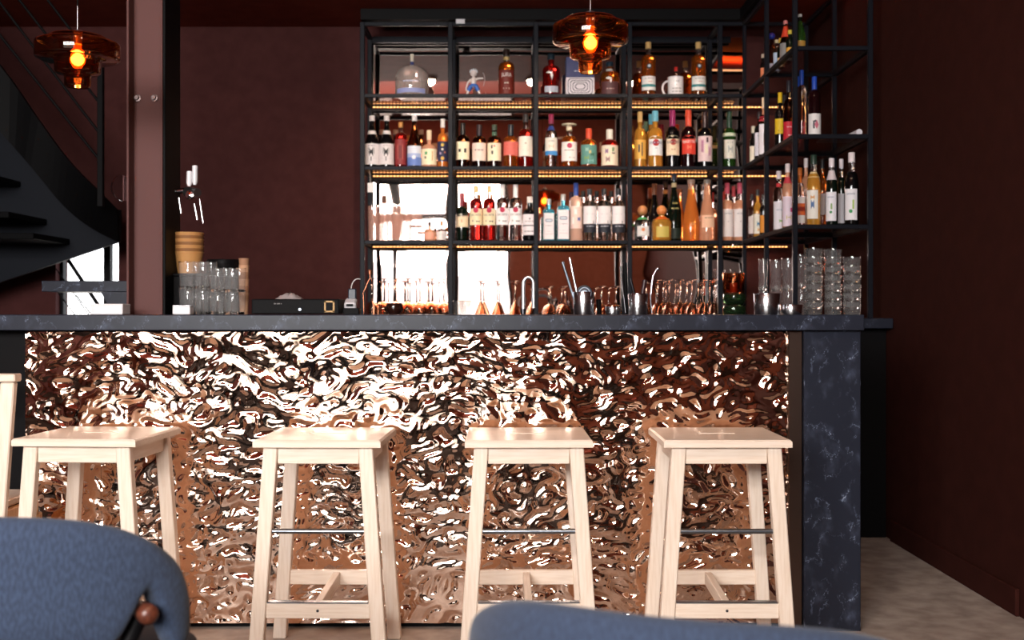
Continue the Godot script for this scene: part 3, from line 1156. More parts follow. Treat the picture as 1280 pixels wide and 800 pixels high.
func pendant(px: float, ytop: float, ybot: float, z: float, half: float, label: String) -> void:
	var top := at(px, ytop, z)
	var h := (ybot - ytop) * z / F
	var R := half * z / F
	var t := thing("pendant_lamp", label, "pendant lamp", top + Vector3(0, -h, 0), 0, "tiered glass pendants above the bar")
	var prof := []
	for q in [[0.27, 0.0], [0.31, 0.03], [0.315, 0.20], [0.34, 0.225], [0.50, 0.25], [0.54, 0.28], [0.545, 0.46], [0.56, 0.49], [0.90, 0.505], [0.98, 0.53], [1.0, 0.56], [1.0, 0.79], [0.985, 0.82], [0.93, 0.84], [0.74, 0.845], [0.715, 0.865], [0.70, 0.92], [0.64, 0.95], [0.14, 0.995]]:
		prof.append(Vector2(q[0] * R, q[1] * h))
	var inner := []
	for i in prof.size():
		var a: Vector2 = prof[maxi(i - 1, 0)]
		var b: Vector2 = prof[mini(i + 1, prof.size() - 1)]
		var d := (b - a).normalized()
		inner.append(prof[i] + Vector2(-d.y, d.x) * 0.0028)
	inner.reverse()
	var g := Geo.new()
	g.lathe(prof + inner + [prof[0]], 56, Vector3.ZERO, 2.0, 0.3)
	obj(g, "shade", M.lamp_glass, t)
	g = Geo.new()
	g.lathe([Vector2(0, h * 0.99), Vector2(0.20 * R, h * 0.99), Vector2(0.20 * R, h * 1.03), Vector2(0.06 * R, h * 1.07), Vector2(0, h * 1.07)], 20)
	obj(g, "cap", M.dark_steel, t)
	g = Geo.new()
	g.tube([Vector3(0, h * 1.07, 0), Vector3(0, h * 1.07 + 0.09, 0)], 0.0035, 8)
	obj(g, "stem", M.steel, t)
	g = Geo.new()
	g.tube([Vector3(0, h * 1.07 + 0.09, 0), Vector3(0, 4.2 - t.position.y, 0)], 0.0025, 6)
	obj(g, "cord", M.black, t)
	g = Geo.new()
	g.lathe([Vector2(0, h * 0.80), Vector2(0.016, h * 0.80), Vector2(0.017, h * 0.99), Vector2(0, h * 0.99)], 16)
	obj(g, "socket", paint("a86a34", 0.35, 0.8), t)
	# glowing bulb with a brighter filament
	g = Geo.new()
	var by := h * 0.33
	var bh := h * 0.46
	g.lathe([Vector2(0, by), Vector2(0.015, by + bh * 0.06), Vector2(0.026, by + bh * 0.22), Vector2(0.029, by + bh * 0.40), Vector2(0.025, by + bh * 0.60), Vector2(0.016, by + bh * 0.80), Vector2(0.013, by + bh), Vector2(0, by + bh)], 20)
	obj(g, "bulb", M.bulb_glass, t)
	g = Geo.new()
	g.lathe([Vector2(0, by + bh * 0.18), Vector2(0.014, by + bh * 0.26), Vector2(0.019, by + bh * 0.45), Vector2(0.010, by + bh * 0.68), Vector2(0, by + bh * 0.72)], 14)
	obj(g, "filament", M.bulb, t)
	var l := OmniLight3D.new()
	l.name = "bulb_light"
	l.light_color = Color(1.0, 0.62, 0.25)
	l.light_energy = 0.5
	l.light_size = 0.025
	l.omni_range = 15.0
	l.omni_attenuation = 2.0
	l.shadow_enabled = true
	t.add_child(l)
	l.position = Vector3(0, by + bh * 0.4, 0)

# ------------------------------------------------------------------ bottles
# body top, shoulder top, neck radius share, cap start, plan power
const SHAPES := {
	"whisky": [0.60, 0.73, 0.36, 0.84, 2.0],
	"wine": [0.56, 0.71, 0.38, 0.80, 2.0],
	"taper": [0.46, 0.80, 0.33, 0.88, 2.0],
	"tall": [0.66, 0.77, 0.36, 0.86, 2.0],
	"squat": [0.50, 0.63, 0.30, 0.72, 2.0],
	"square": [0.68, 0.76, 0.36, 0.84, 5.0],
	"syrup": [0.52, 0.74, 0.42, 0.85, 2.0],
	"flare": [0.30, 0.84, 0.40, 0.92, 2.0],
	"dome": [0.44, 0.74, 0.17, 0.80, 2.0],
	"round": [0.46, 0.72, 0.26, 0.80, 2.0],
}

func ring_point(ang: float, r: float, y: float, power: float) -> Vector3:
	# ang 0 looks at the room (+z)
	var s := sin(ang)
	var c := cos(ang)
	if power != 2.0:
		s = signf(s) * pow(absf(s), 2.0 / power)
		c = signf(c) * pow(absf(c), 2.0 / power)
	return Vector3(s * r, y, c * r)

func wrap_patch(g: Geo, r: float, a0: float, a1: float, y0: float, y1: float, power := 2.0, steps := 12) -> void:
	var p := []
	for i in steps + 1:
		var a := lerpf(a0, a1, float(i) / steps)
		p.append([ring_point(a, r, y0, power), ring_point(a, r, y1, power)])
	g.grid(p)

func wrap_flat(g: Geo, r: float, pts: Array, power := 2.0) -> void:
	# small flat outline (arc length, height) laid round the bottle as a fan
	var c := Vector2.ZERO
	for q in pts:
		c += q
	c /= pts.size()
	var cc := ring_point(c.x / r, r, c.y, power)
	for i in pts.size():
		var a: Vector2 = pts[i]
		var b: Vector2 = pts[(i + 1) % pts.size()]
		var pa := ring_point(a.x / r, r, a.y, power)
		var pb := ring_point(b.x / r, r, b.y, power)
		var nn := (pa - cc).cross(pb - cc)
		if nn.dot(Vector3(cc.x, 0, cc.z)) >= 0:
			g.tri(cc, pa, pb)
		else:
			g.tri(cc, pb, pa)

func wrap_text(g: Geo, s: String, r: float, y: float, width: float, power := 2.0, at_x := 0.0) -> void:
	var tm := TextMesh.new()
	tm.text = s
	tm.font = font
	tm.font_size = 32
	tm.pixel_size = 0.001
	tm.depth = 0.0
	tm.curve_step = 3.0
	var arr := tm.get_mesh_arrays()
	var vs: PackedVector3Array = arr[Mesh.ARRAY_VERTEX]
	if vs.is_empty():
		return
	var lo := vs[0]
	var hi := vs[0]
	for q in vs:
		lo = lo.min(q)
		hi = hi.max(q)
	var k := width / maxf(hi.x - lo.x, 1e-6)
	var at0 := g.v.size()
	for q in vs:
		var x := (q.x - (lo.x + hi.x) / 2) * k + at_x
		var yy := y + (q.y - (lo.y + hi.y) / 2) * k
		var pp := ring_point(x / r, r, yy, power) if r > 0.0 else Vector3(x, yy, 0)
		g.v.append(pp)
		g.n.append(Vector3(pp.x, 0, pp.z).normalized() if r > 0.0 else Vector3(0, 0, 1))
	var ii: PackedInt32Array = arr[Mesh.ARRAY_INDEX]
	for q in (ii if ii.size() else PackedInt32Array(range(vs.size()))):
		g.ix.append(at0 + q)

# a line of lettering too small to read: short upright strokes in uneven words
func wrap_words(g: Geo, r: float, y: float, width: float, power := 2.0, at_x := 0.0) -> void:
	var h := clampf(width * 0.16, 0.0022, 0.007)
	var x := -width / 2
	var k := 0
	while x < width / 2:
		var w: float = h * [0.55, 0.7, 0.5, 0.62][k % 4]
		if k % 5 != 3:
			var c := Vector2(at_x + x + w / 2, y)
			var q := [c + Vector2(-w * 0.36, -h / 2), c + Vector2(w * 0.36, -h / 2), c + Vector2(w * 0.36, h / 2), c + Vector2(-w * 0.36, h / 2)]
			if r > 0.0:
				wrap_flat(g, r, q, power)
			else:
				g.quad(v2z(q[0]), v2z(q[1]), v2z(q[2]), v2z(q[3]))
		x += w * 1.15
		k += 1

# spec: px centre, py top, px width, shelf height, z, shape, glass, cap colour, label text, options
#   lab [y0, y1, colour, half angle]  fractions of the bottle's height
#   pr  list of prints: ["band", colour, y0, y1], ["disc", colour, y, r share], ["text", words, colour, y, width share], ["box", colour, x, y, w, h]
func bottle(px: float, ytop: float, wpx: float, shelf: float, z: float, shape: String, glass: String, cap: String, label: String, op := {}) -> void:
	var x := px_x(px, z)
	var H: float = EYE + (HORIZON - ytop) / F * z - shelf
	var R := wpx / 2.0 * z / F
	var called: String = op.get("name", "liquor_bottle")
	var t := thing(called, label, "bottle", Vector3(x, shelf + 0.0006, -z), op.get("turn", 0.0), op.get("group", ""))
	var s: Array = SHAPES[shape]
	var bt: float = s[0] * H
	var st: float = s[1] * H
	var nr: float = maxf(s[2] * R, 0.010) if shape != "dome" else 0.010
	var cs: float = s[3] * H
	var pw: float = s[4]
	var segs := 28 if pw == 2.0 else 40
	# body with the drink in it
	var prof := [Vector2(0, 0.003), Vector2(R * 0.86, 0.0), Vector2(R * 0.97, 0.005), Vector2(R, 0.014)]
	if shape == "flare":
		for i in 9:
			var q := i / 8.0
			prof.append(Vector2(lerpf(R, nr, smoothstep(0.0, 1.0, q) * 0.72 + q * 0.28), lerpf(bt, st, q)))
	elif shape == "taper":
		prof.append(Vector2(R, bt))
		for i in range(1, 9):
			var q := i / 8.0
			prof.append(Vector2(lerpf(R, nr, smoothstep(-0.15, 1.1, q)) if q < 1.0 else nr, lerpf(bt, st, q)))
	else:
		prof.append(Vector2(R, bt))
		for i in range(1, 9):
			var q := i / 8.0
			var a := q * PI / 2
			# rounded shoulder running into the neck
			prof.append(Vector2(nr + (R - nr) * pow(cos(a), 0.8 if shape != "dome" else 0.95), bt + (st - bt) * sin(a)))
	prof.append(Vector2(0, st))
	var g := Geo.new()
	g.lathe(prof, segs, Vector3.ZERO, pw)
	obj(g, "body", M[glass], t)
	# neck
	g = Geo.new()
	var np := 2.0
	g.lathe([Vector2(0, st + 0.0006), Vector2(nr, st + 0.0006), Vector2(nr * 0.92, lerpf(st, cs, 0.6)), Vector2(nr * 0.95, cs), Vector2(nr * 1.05, cs), Vector2(nr * 1.05, cs + 0.006), Vector2(nr * 0.9, cs + 0.007), Vector2(nr * 0.9, cs + (H - cs) * 0.2), Vector2(0, cs + (H - cs) * 0.2)], 18, Vector3.ZERO, np)
	obj(g, "neck", M[op.get("neck", glass)], t)
	# stopper
	g = Geo.new()
	var cr := nr * 1.12
	match op.get("stopper", "cap"):
		"ball":
			var br := maxf(nr * 1.5, (H - cs) * 0.5)
			var pr := []
			for i in 9:
				var a := -PI / 2 + PI * i / 8
				pr.append(Vector2(maxf(br * cos(a), 0.0), H - br + br * sin(a)))
			g.lathe(pr, 18)
		"disc":
			g.lathe([Vector2(0, cs), Vector2(nr * 1.0, cs), Vector2(nr * 1.0, H - 0.014), Vector2(nr * 2.6, H - 0.010), Vector2(nr * 2.7, H - 0.002), Vector2(nr * 2.2, H), Vector2(0, H)], 20)
		"long":
			var lo := lerpf(st, cs, 0.15)
			g.lathe([Vector2(nr * 1.02, lo), Vector2(cr, lo), Vector2(cr, H - 0.003), Vector2(cr * 0.9, H), Vector2(0, H)], 18)
		_:
			g.lathe([Vector2(0, cs + 0.007), Vector2(cr, cs + 0.007), Vector2(cr, H - 0.003), Vector2(cr * 0.9, H), Vector2(0, H)], 18)
	obj(g, "cap", paint(cap, 0.35, op.get("cap_metal", 0.0)), t)
	if op.has("band"):
		# paper band round the neck: [y0, y1, colour]
		var b: Array = op.band
		g = Geo.new()
		var pr := []
		for q in [b[0], b[1]]:
			pr.append(Vector2(radius_at(prof, nr, st, q * H) * 1.015 + 0.0006, q * H))
		g.lathe(pr, 20)
		obj(g, "neck_band", paint(b[2], 0.6), t)
	if op.has("lab"):
		var lb: Array = op.lab
		var ha: float = lb[3] if lb.size() > 3 else 1.25
		var y0: float = lb[0] * H
		var y1: float = minf(lb[1] * H, bt) if shape != "flare" else lb[1] * H
		g = Geo.new()
		wrap_patch(g, R + 0.0008, -ha, ha, y0, y1, pw, 16)
		if op.get("arched", false):
			# rounded top of the label
			var pts := [Vector2(-ha * R, y1)]
			for i in 9:
				var a := PI - PI * i / 8
				pts.append(Vector2(cos(a) * ha * R, y1 - 0.001 + sin(a) * (bt - y1)))
			wrap_flat(g, R + 0.0008, pts, pw)
		var lab := obj(g, "label", paint(lb[2], 0.6), t)
		var groups := {}
		for q in op.get("pr", []):
			var hex: String = q[2] if q[0] == "text" else q[1]
			if not groups.has(hex):
				groups[hex] = Geo.new()
			var gg: Geo = groups[hex]
			var rr := R + 0.0013
			if hex.ends_with("!"):
				rr += 0.0006
			match q[0]:
				"band":
					wrap_patch(gg, rr, -ha, ha, lerpf(y0, y1, q[2]), lerpf(y0, y1, q[3]), pw)
				"disc":
					var pts := []
					for i in 16:
						pts.append(Vector2(cos(TAU * i / 16) * q[3] * R, lerpf(y0, y1, q[2]) + sin(TAU * i / 16) * q[3] * R))
					wrap_flat(gg, rr + 0.0004, pts, pw)
				"box":
					var c := Vector2(q[2] * R, lerpf(y0, y1, q[3]))
					var hw: float = q[4] * R / 2
					var hh: float = q[5] * (y1 - y0) / 2
					wrap_flat(gg, rr, [c + Vector2(-hw, -hh), c + Vector2(hw, -hh), c + Vector2(hw, hh), c + Vector2(-hw, hh)], pw)
				"diamond":
					var c := Vector2(q[2] * R, lerpf(y0, y1, q[3]))
					var hw: float = q[4] * R / 2
					var hh: float = q[5] * (y1 - y0) / 2
					wrap_flat(gg, rr, [c + Vector2(-hw, 0), c + Vector2(0, -hh), c + Vector2(hw, 0), c + Vector2(0, hh)], pw)
				"words":
					wrap_words(gg, rr + 0.0006, lerpf(y0, y1, q[2]), q[3] * R, pw)
				"text":
					wrap_text(gg, q[1], rr + 0.0008, lerpf(y0, y1, q[3]), q[4] * R, pw)
		for hex in groups:
			obj(groups[hex], "print", paint(hex.trim_suffix("!"), 0.6), lab)

func radius_at(prof: Array, nr: float, st: float, y: float) -> float:
	if y >= st:
		return nr
	for i in range(prof.size() - 1, 0, -1):
		var a: Vector2 = prof[i - 1]
		var b: Vector2 = prof[i]
		if y >= a.y and y <= b.y and b.y > a.y:
			return lerpf(a.x, b.x, (y - a.y) / (b.y - a.y))
	return nr

func make_bottles() -> void:
	var A: float = LEVELS[0]
	var B: float = LEVELS[1]
	var C: float = LEVELS[2]
	var z := 7.13
	var top_row := "bottles on the top shelf"
	var mid_row := "bottles on the middle shelf"
	var low_row := "bottles on the lowest shelf"
	var side_row := "bottles on the side shelves"
	# ---- top shelf
	bottle(515, 68, 42, A, z, "dome", "g_pale", "e9dcc8", "wide round clear decanter bottle with blue lettering on the top shelf", {"group": top_row, "lab": [0.06, 0.16, "8f96c8", 0.95], "band": [0.76, 0.83, "1d2a6c"], "pr": [["words", "c9d2f4", 2.6, 0.9]]})
	bottle(633, 62, 20, A, z, "whisky", "g_amber", "2a1c18", "amber whisky bottle with white lettering beside the small archer figurine", {"group": top_row, "neck": "g_clear", "lab": [0.06, 0.55, "6e1f12", 1.1], "band": [0.78, 0.84, "c9a86a"], "pr": [["text", "JURA", "f4ece6", 0.78, 1.4], ["box", "e0cfc4", 0.0, 0.45, 0.5, 0.06], ["box", "e0cfc4", 0.0, 0.22, 0.8, 0.07]]})
	bottle(689, 68, 22, A, z, "whisky", "g_red", "1b2a33", "dark red whisky bottle with silver stag emblem at the bay edge", {"group": top_row, "lab": [0.10, 0.24, "b9bcc8", 0.85], "pr": [["box", "7a86a0", 0.0, 0.5, 1.1, 0.3], ["diamond", "e8e2dc", -0.28, 3.2, 0.75, 0.35], ["diamond", "e8e2dc", 0.05, 2.7, 0.28, 1.6]]})
	bottle(762, 78, 23, A, z, "whisky", "g_amber", "20303c", "pinkish brown whisky bottle with stag emblem beside the navy box", {"group": top_row, "lab": [0.05, 0.42, "5a3436", 1.1], "band": [0.74, 0.80, "b9b4ae"], "pr": [["words", "c9a9a0", 0.45, 0.9], ["diamond", "eee8e2", -0.2, 1.25, 0.7, 0.22], ["diamond", "eee8e2", 0.05, 1.1, 0.26, 0.5]]})
	for q in [[810.5, "white labelled amber bottle with teal band left of the mug"], [873, "white labelled amber bottle with teal band right of the mug"]]:
		bottle(q[0], 53, 18, A, z, "tall", "g_amber", "d8b070", q[1], {"group": top_row, "neck": "g_clear", "lab": [0.12, 0.37, "f0ece8", 1.2], "pr": [["band", "2f8588", 0.24, 0.42], ["box", "d8a8a0", 0.15, 0.6, 0.5, 0.10], ["words", "a09a8c", 0.84, 1.3], ["disc", "20242e", 1.7, 0.34], ["disc", "c8ccd4!", 1.72, 0.18]]})
	bottle(845, 84, 9, A, 7.24, "whisky", "g_clear", "c22018", "small red capped bottle standing behind the white mug", {"group": top_row})
	# ---- middle shelf, first bay
	for q in [[465, "black sake bottle with white emblem label at the end of the shelf"], [483.5, "black sake bottle with white emblem label beside the red bottle"]]:
		bottle(q[0], 145, 18.5, B, z, "taper", "g_dark", "d8d0d0", q[1], {"group": mid_row, "band": [0.645, 0.715, "ddd4d2"], "lab": [0.07, 0.475, "e6dee0", 1.35], "pr": [["box", "15151a", 0.0, 0.66, 0.85, 0.30], ["box", "15151a", 0.0, 0.60, 0.55, 0.42], ["diamond", "15151a", 0.0, 0.28, 1.1, 0.22], ["words", "8a8488", 0.9, 0.8]]})
	bottle(501, 153, 15, B, z, "tall", "g_red", "c58a4a", "slim red liqueur bottle between the black and blue labelled sake", {"group": mid_row, "neck": "g_clear", "lab": [0.08, 0.62, "8a2c2e", 1.1], "pr": [["box", "c46a5c", 0.0, 0.5, 0.9, 0.62], ["box", "732022!", 0.0, 0.5, 0.5, 0.5]]})
	bottle(518, 145, 17.5, B, z, "taper", "g_brown", "d6d2d6", "brown sake bottle with white and blue label on middle shelf", {"group": mid_row, "lab": [0.05, 0.42, "dfe3f0", 1.3], "pr": [["band", "6a84c8", 0.0, 0.42], ["band", "a9b8e0", 0.42, 0.62], ["disc", "eef0f6!", 0.42, 0.28]]})
	bottle(536.5, 163, 19, B, z, "squat", "g_rose", "e0c8a8", "stout cream labelled bottle with green writing", {"group": mid_row, "lab": [0.09, 0.5, "efe2c0", 1.3], "pr": [["box", "3f9a5c", -0.35, 0.72, 0.35, 0.2], ["box", "2c2c2c", -0.45, 0.45, 0.22, 0.14], ["box", "c8925a", 0.5, 0.55, 0.12, 0.6]]})
	bottle(553.5, 149, 13.5, B, z, "wine", "g_orange", "f0e8e4", "orange liqueur bottle with dark dotted label beside the post", {"group": mid_row, "neck": "g_orange", "lab": [0.14, 0.54, "23264a", 1.3], "pr": [["disc", "e8c455", 0.82, 0.3], ["disc", "e6dcc8", 0.6, 0.22], ["disc", "e8b455", 0.15, 0.34], ["box", "c8a8c8", -0.4, 0.4, 0.3, 0.1], ["box", "d8785a", 0.45, 0.45, 0.3, 0.1]]})
	# second bay
	bottle(578.5, 154, 17, B, z, "whisky", "g_brown", "17161a", "brown whisky bottle with cream label and black characters", {"group": mid_row, "stopper": "long", "lab": [0.19, 0.58, "efe4c4", 1.3], "band": [0.80, 0.84, "e8dcc0"], "pr": [["box", "2c2826", -0.45, 0.5, 0.4, 0.2], ["box", "2c2826", 0.4, 0.5, 0.36, 0.24]]})
	bottle(599, 156, 17.5, B, z, "whisky", "g_brown", "241820", "whisky bottle with pale pink label and grey writing", {"group": mid_row, "stopper": "long", "lab": [0.17, 0.57, "ead2c8", 1.3], "pr": [["words", "4a4048", 0.6, 1.3]]})
	bottle(618, 156, 17.5, B, z, "whisky", "g_brown", "2b3a30", "whisky bottle with cream label, green neck and small black signs", {"group": mid_row, "band": [0.75, 0.83, "3a5a48"], "lab": [0.17, 0.57, "f0e3c6", 1.3], "pr": [["box", "33302c", -0.35, 0.78, 0.22, 0.2], ["box", "c85a4a", 0.0, 0.82, 0.2, 0.12], ["box", "4a463e", -0.3, 0.46, 0.3, 0.2]]})
	bottle(638.5, 156, 18.5, B, z, "whisky", "g_amber", "18202c", "whisky bottle with coral red label next to the white labelled one", {"group": mid_row, "stopper": "long", "neck": "g_brown", "lab": [0.29, 0.60, "d9685e", 1.3], "pr": [["box", "a83c3a", 0.0, 0.75, 1.2, 0.08], ["box", "b84a44", 0.0, 0.5, 0.9, 0.05]]})
	bottle(657, 143, 17.5, B, z, "whisky", "g_red", "22242a", "tall whisky bottle with large white label and red neck band", {"group": mid_row, "neck": "g_clear", "band": [0.86, 0.90, "c0223a"], "lab": [0.22, 0.58, "f1e8dc", 1.3], "pr": [["disc", "b8a898", 0.65, 0.14], ["box", "d8ccc0", 0.0, 0.3, 0.8, 0.05]]})
	# third bay
	bottle(689, 143, 15.5, B, z, "wine", "g_clear", "8a1f4a", "white labelled bottle with blue base band behind the black post", {"group": mid_row, "neck": "g_clear", "band": [0.70, 0.78, "1c3478"], "lab": [0.24, 0.56, "ece6da", 1.35], "pr": [["band", "3c88c8", 0.0, 0.24], ["words", "6a7a78", 0.80, 0.9], ["box", "d8b088", 0.0, 0.5, 0.8, 0.2]]})
	bottle(711.5, 155, 19.5, B, z, "whisky", "g_amber", "e8d8b8", "amber bottle with white label, red seal and broad flat stopper", {"group": mid_row, "neck": "g_clear", "stopper": "disc", "lab": [0.16, 0.58, "f2eae6", 1.3], "pr": [["disc", "b8385a", 0.80, 0.34], ["words", "4a4048", 0.56, 1.3], ["box", "403a3a", 0.3, 0.18, 0.7, 0.06]]})
	bottle(736, 161, 20, B, z, "whisky", "g_amber", "c8452c", "amber bottle with mottled teal label and red wax neck", {"group": mid_row, "stopper": "long", "lab": [0.10, 0.58, "5a9088", 1.35], "pr": [["box", "8fb8b0", -0.3, 0.75, 0.4, 0.2], ["box", "c8b878", 0.1, 0.62, 0.25, 0.16], ["box", "3a6a58", 0.4, 0.5, 0.5, 0.22], ["box", "7a9a58", -0.35, 0.32, 0.6, 0.22], ["box", "96c4c4", 0.2, 0.18, 0.7, 0.16]]})
	bottle(762, 162, 21, B, z, "whisky", "g_red", "d8d2c8", "stout dark red bottle with cream botanical label and grey capsule", {"group": mid_row, "stopper": "long", "lab": [0.07, 0.58, "ecdcc6", 1.35], "pr": [["box", "8a6a8a", -0.45, 0.7, 0.4, 0.24], ["box", "7a9468", 0.35, 0.78, 0.3, 0.2], ["box", "504848", 0.4, 0.6, 0.4, 0.08], ["box", "9a7a78", -0.3, 0.3, 0.5, 0.3]]})
	# fourth bay
	bottle(800, 140, 15, B, z, "wine", "g_gold", "caa468", "golden liqueur bottle with dark upright lettering", {"group": mid_row, "lab": [0.16, 0.5, "e8b04e", 1.2], "pr": [["box", "3a3436", -0.25, 0.55, 0.3, 0.4], ["box", "4a4240", 0.25, 0.5, 0.22, 0.7]]})
	bottle(813.5, 143, 13, B, 7.26, "wine", "g_gold", "58a8c0", "second pale blue capped vermouth bottle standing behind the white labelled one", {"group": mid_row})
	var mart := [["text", "MARTINI", "e8e8f4!", 0.72, 2.0], ["disc", "c42a20", 0.72, 0.48]]
	bottle(819, 139, 18.5, B, z, "wine", "g_gold", "6ab4cc", "golden vermouth bottle with white label and red roundel", {"group": mid_row, "arched": true, "lab": [0.22, 0.5, "eceef2", 1.1], "pr": [["text", "MARTINI", "2a2a6a!", 0.78, 1.9], ["disc", "c42a20", 0.78, 0.46], ["box", "8090a8", 0.0, 0.45, 0.3, 0.04]]})
	bottle(840.5, 138, 17.5, B, z, "wine", "g_dark", "8e1f5c", "dark vermouth bottle with cream label and red roundel", {"group": mid_row, "stopper": "long", "arched": true, "lab": [0.22, 0.5, "ecd8bc", 1.1], "pr": [["text", "MARTINI", "241c4a!", 0.80, 1.9], ["disc", "a83428", 0.80, 0.46], ["box", "c89a78", 0.0, 0.35, 0.6, 0.10]]})
	bottle(860.5, 138, 18, B, z, "wine", "g_wine", "e0503a", "vermouth bottle with bright red orange label and capsule", {"group": mid_row, "stopper": "long", "arched": true, "lab": [0.24, 0.5, "e4402e", 1.15], "pr": [["text", "MARTINI", "f2ece8!", 0.80, 2.0], ["box", "c02c30", 0.0, 0.80, 2.1, 0.14], ["box", "f07858", 0.0, 0.45, 0.6, 0.3]]})
	bottle(881, 140, 18, B, z, "wine", "g_dark", "2c1c22", "dark wine bottle with tall pink marbled label", {"group": mid_row, "name": "wine_bottle", "stopper": "long", "lab": [0.12, 0.56, "e8cfd2", 1.3], "pr": [["box", "4a3038", 0.2, 0.85, 0.3, 0.2], ["box", "b87a98", -0.5, 0.6, 0.35, 0.5], ["box", "c890a8", 0.55, 0.4, 0.4, 0.4], ["box", "ece0c8", 0.05, 0.5, 0.4, 0.4]]})
	bottle(911.5, 140, 16, B, z, "wine", "g_green", "1c4034", "green bottle with pale label and neck shield in the corner bay", {"group": mid_row, "name": "wine_bottle", "neck": "g_bottle_green", "stopper": "long", "band": [0.56, 0.62, "cfd8c0"], "lab": [0.17, 0.50, "e4e2d8", 1.1], "pr": [["box", "9aa0a0", 0.0, 0.5, 0.7, 0.4], ["box", "4a4a48", 0.0, 0.85, 0.8, 0.08]]})
	# ---- lowest shelf, first bay: two little bottles beside the tumblers
	bottle(537, 277, 14, C, z, "squat", "g_rose", "3a2c28", "small rose glass bottle beside the stacked tumblers", {"group": low_row, "lab": [0.1, 0.45, "e8a890", 0.9]})
	bottle(552, 276, 13, C, z, "squat", "g_clear", "c88a4a", "small white labelled flask beside the thick post", {"group": low_row, "lab": [0.08, 0.48, "f2e8e4", 1.1], "pr": [["box", "a09490", 0.0, 0.6, 0.9, 0.12]]})
	# second bay
	bottle(577.5, 241, 16, C, z, "wine", "g_bottle_green", "7a1422", "dark green whiskey bottle with cream label at the post", {"group": low_row, "stopper": "long", "arched": true, "lab": [0.29, 0.52, "eed8b8", 1.25], "pr": [["text", "JAMESON", "3a3028", 0.98, 1.9], ["box", "c87850", 0.0, 0.55, 0.14, 0.3], ["box", "c8b898", 0.0, 0.2, 1.4, 0.05]]})
	for q in [[595, 232, "g_red", "e8c890", "amber rum bottle with cream label next to the green whiskey", "efe0bc"], [611.5, 232, "g_red", "e8c890", "amber rum bottle with cream label next to the clear rum", "efe0bc"], [628, 231, "g_clear", "f2eaea", "clear rum bottle with white label next to the amber rum", "f2eef0"], [644.5, 231, "g_clear", "f2eaea", "clear rum bottle with white label next to the dark gin", "f2eef0"]]:
		bottle(q[0], q[1], 15.8, C, z, "tall", q[2], q[3], q[4], {"group": low_row, "neck": "g_clear", "stopper": "long" if q[2] == "g_clear" else "cap", "lab": [0.29, 0.58, q[5], 1.3], "pr": [["disc", "b8244a", 0.90, 0.42], ["text", "BACARDI", "3a3434", 0.62, 1.75], ["box", "2e2624", 0.35, 0.22, 0.6, 0.10], ["box", "6a5a50", -0.5, 0.25, 0.2, 0.08]]})
	bottle(662, 246, 17, C, z, "whisky", "g_dark", "e6dcd8", "black gin bottle with white label split by a black line", {"group": low_row, "lab": [0.14, 0.60, "f0e6ea", 1.35], "pr": [["band", "17151a", 0.43, 0.48], ["disc", "3a3438", 0.78, 0.12], ["words", "8a7c80", 0.66, 1.4], ["words", "2a2428", 0.18, 1.7]]})
	# third bay
	for q in [[686, 249, 14.5, "blue square gin bottle beside the black post"], [704, 243, 15.5, "taller blue square gin bottle beside the frosted vodka"]]:
		bottle(q[0], q[1], q[2], C, z, "square", "g_blue", "c8ccd0", q[3], {"group": low_row, "cap_metal": 0.6, "lab": [0.05, 0.66, "eee2e6", 0.72], "pr": [["disc", "6a7890", 0.72, 0.30], ["disc", "c8d0dc!", 0.72, 0.18], ["words", "4a5468", 0.52, 0.5], ["box", "b0a8b4", 0.0, 0.3, 0.8, 0.02], ["box", "b0a8b4", 0.0, 0.2, 0.7, 0.02]]})
	bottle(720, 229, 15.5, C, z, "tall", "g_pink", "2a4c9c", "frosted pink vodka bottle with blue neck on the lowest shelf", {"group": low_row, "stopper": "long", "lab": [0.22, 0.60, "efd2c8", 1.1], "pr": [["box", "5a6cae", 0.45, 0.42, 0.5, 0.2], ["box", "f6f0ee", -0.1, 0.75, 0.4, 0.25], ["box", "a84a7a", 0.0, 0.1, 1.7, 0.12], ["box", "f4eeea", -0.55, 0.35, 0.3, 0.3]]})
	for q in [[737, "clear gin bottle with white and black label beside the frosted vodka"], [755, "clear gin bottle with white and black label, middle of three"], [773, "clear gin bottle with white and black label nearest the thick post"]]:
		bottle(q[0], 236, 16.5, C, 7.10, "tall", "g_clear", "20242c", q[1], {"group": low_row, "lab": [0.16, 0.66, "ece6ea", 1.2], "pr": [["band", "1c1e2a", 0.0, 0.33], ["diamond", "1c1e2a", 0.55, 0.34, 1.1, 0.22], ["words", "c8ccd8!", 0.24, 1.2], ["box", "b8b4bc", 0.0, 0.7, 0.9, 0.05]]})
	for q in [[729, "clear bottle with black cap in the second row, first from the vodka"], [746, "clear bottle with black cap in the second row, middle one"], [764, "clear bottle with black cap in the second row, nearest the post"]]:
		bottle(q[0], 239, 14, C, 7.25, "tall", "g_clear", "1a1c22", q[1], {"group": low_row})
	# fourth bay
	bottle(803, 257, 20, C, z, "squat", "g_clear", "c8885a", "squat clear tequila bottle with round cork and green ribbon", {"group": low_row, "stopper": "ball", "band": [0.60, 0.68, "4aa868"], "lab": [0.14, 0.42, "e0dcda", 0.8], "pr": [["disc", "c87a4a", 0.65, 0.22]]})
	bottle(827, 257, 24, C, 7.08, "squat", "g_gold", "d88a50", "squat golden tequila bottle with round cork stopper", {"group": low_row, "stopper": "ball", "band": [0.60, 0.69, "d8641e"], "lab": [0.10, 0.40, "c8b45a", 0.7]})
	bottle(818, 230, 16, C, 7.28, "taper", "g_dark", "6a3a24", "dark champagne bottle behind the golden tequila", {"group": low_row, "name": "wine_bottle", "stopper": "long"})
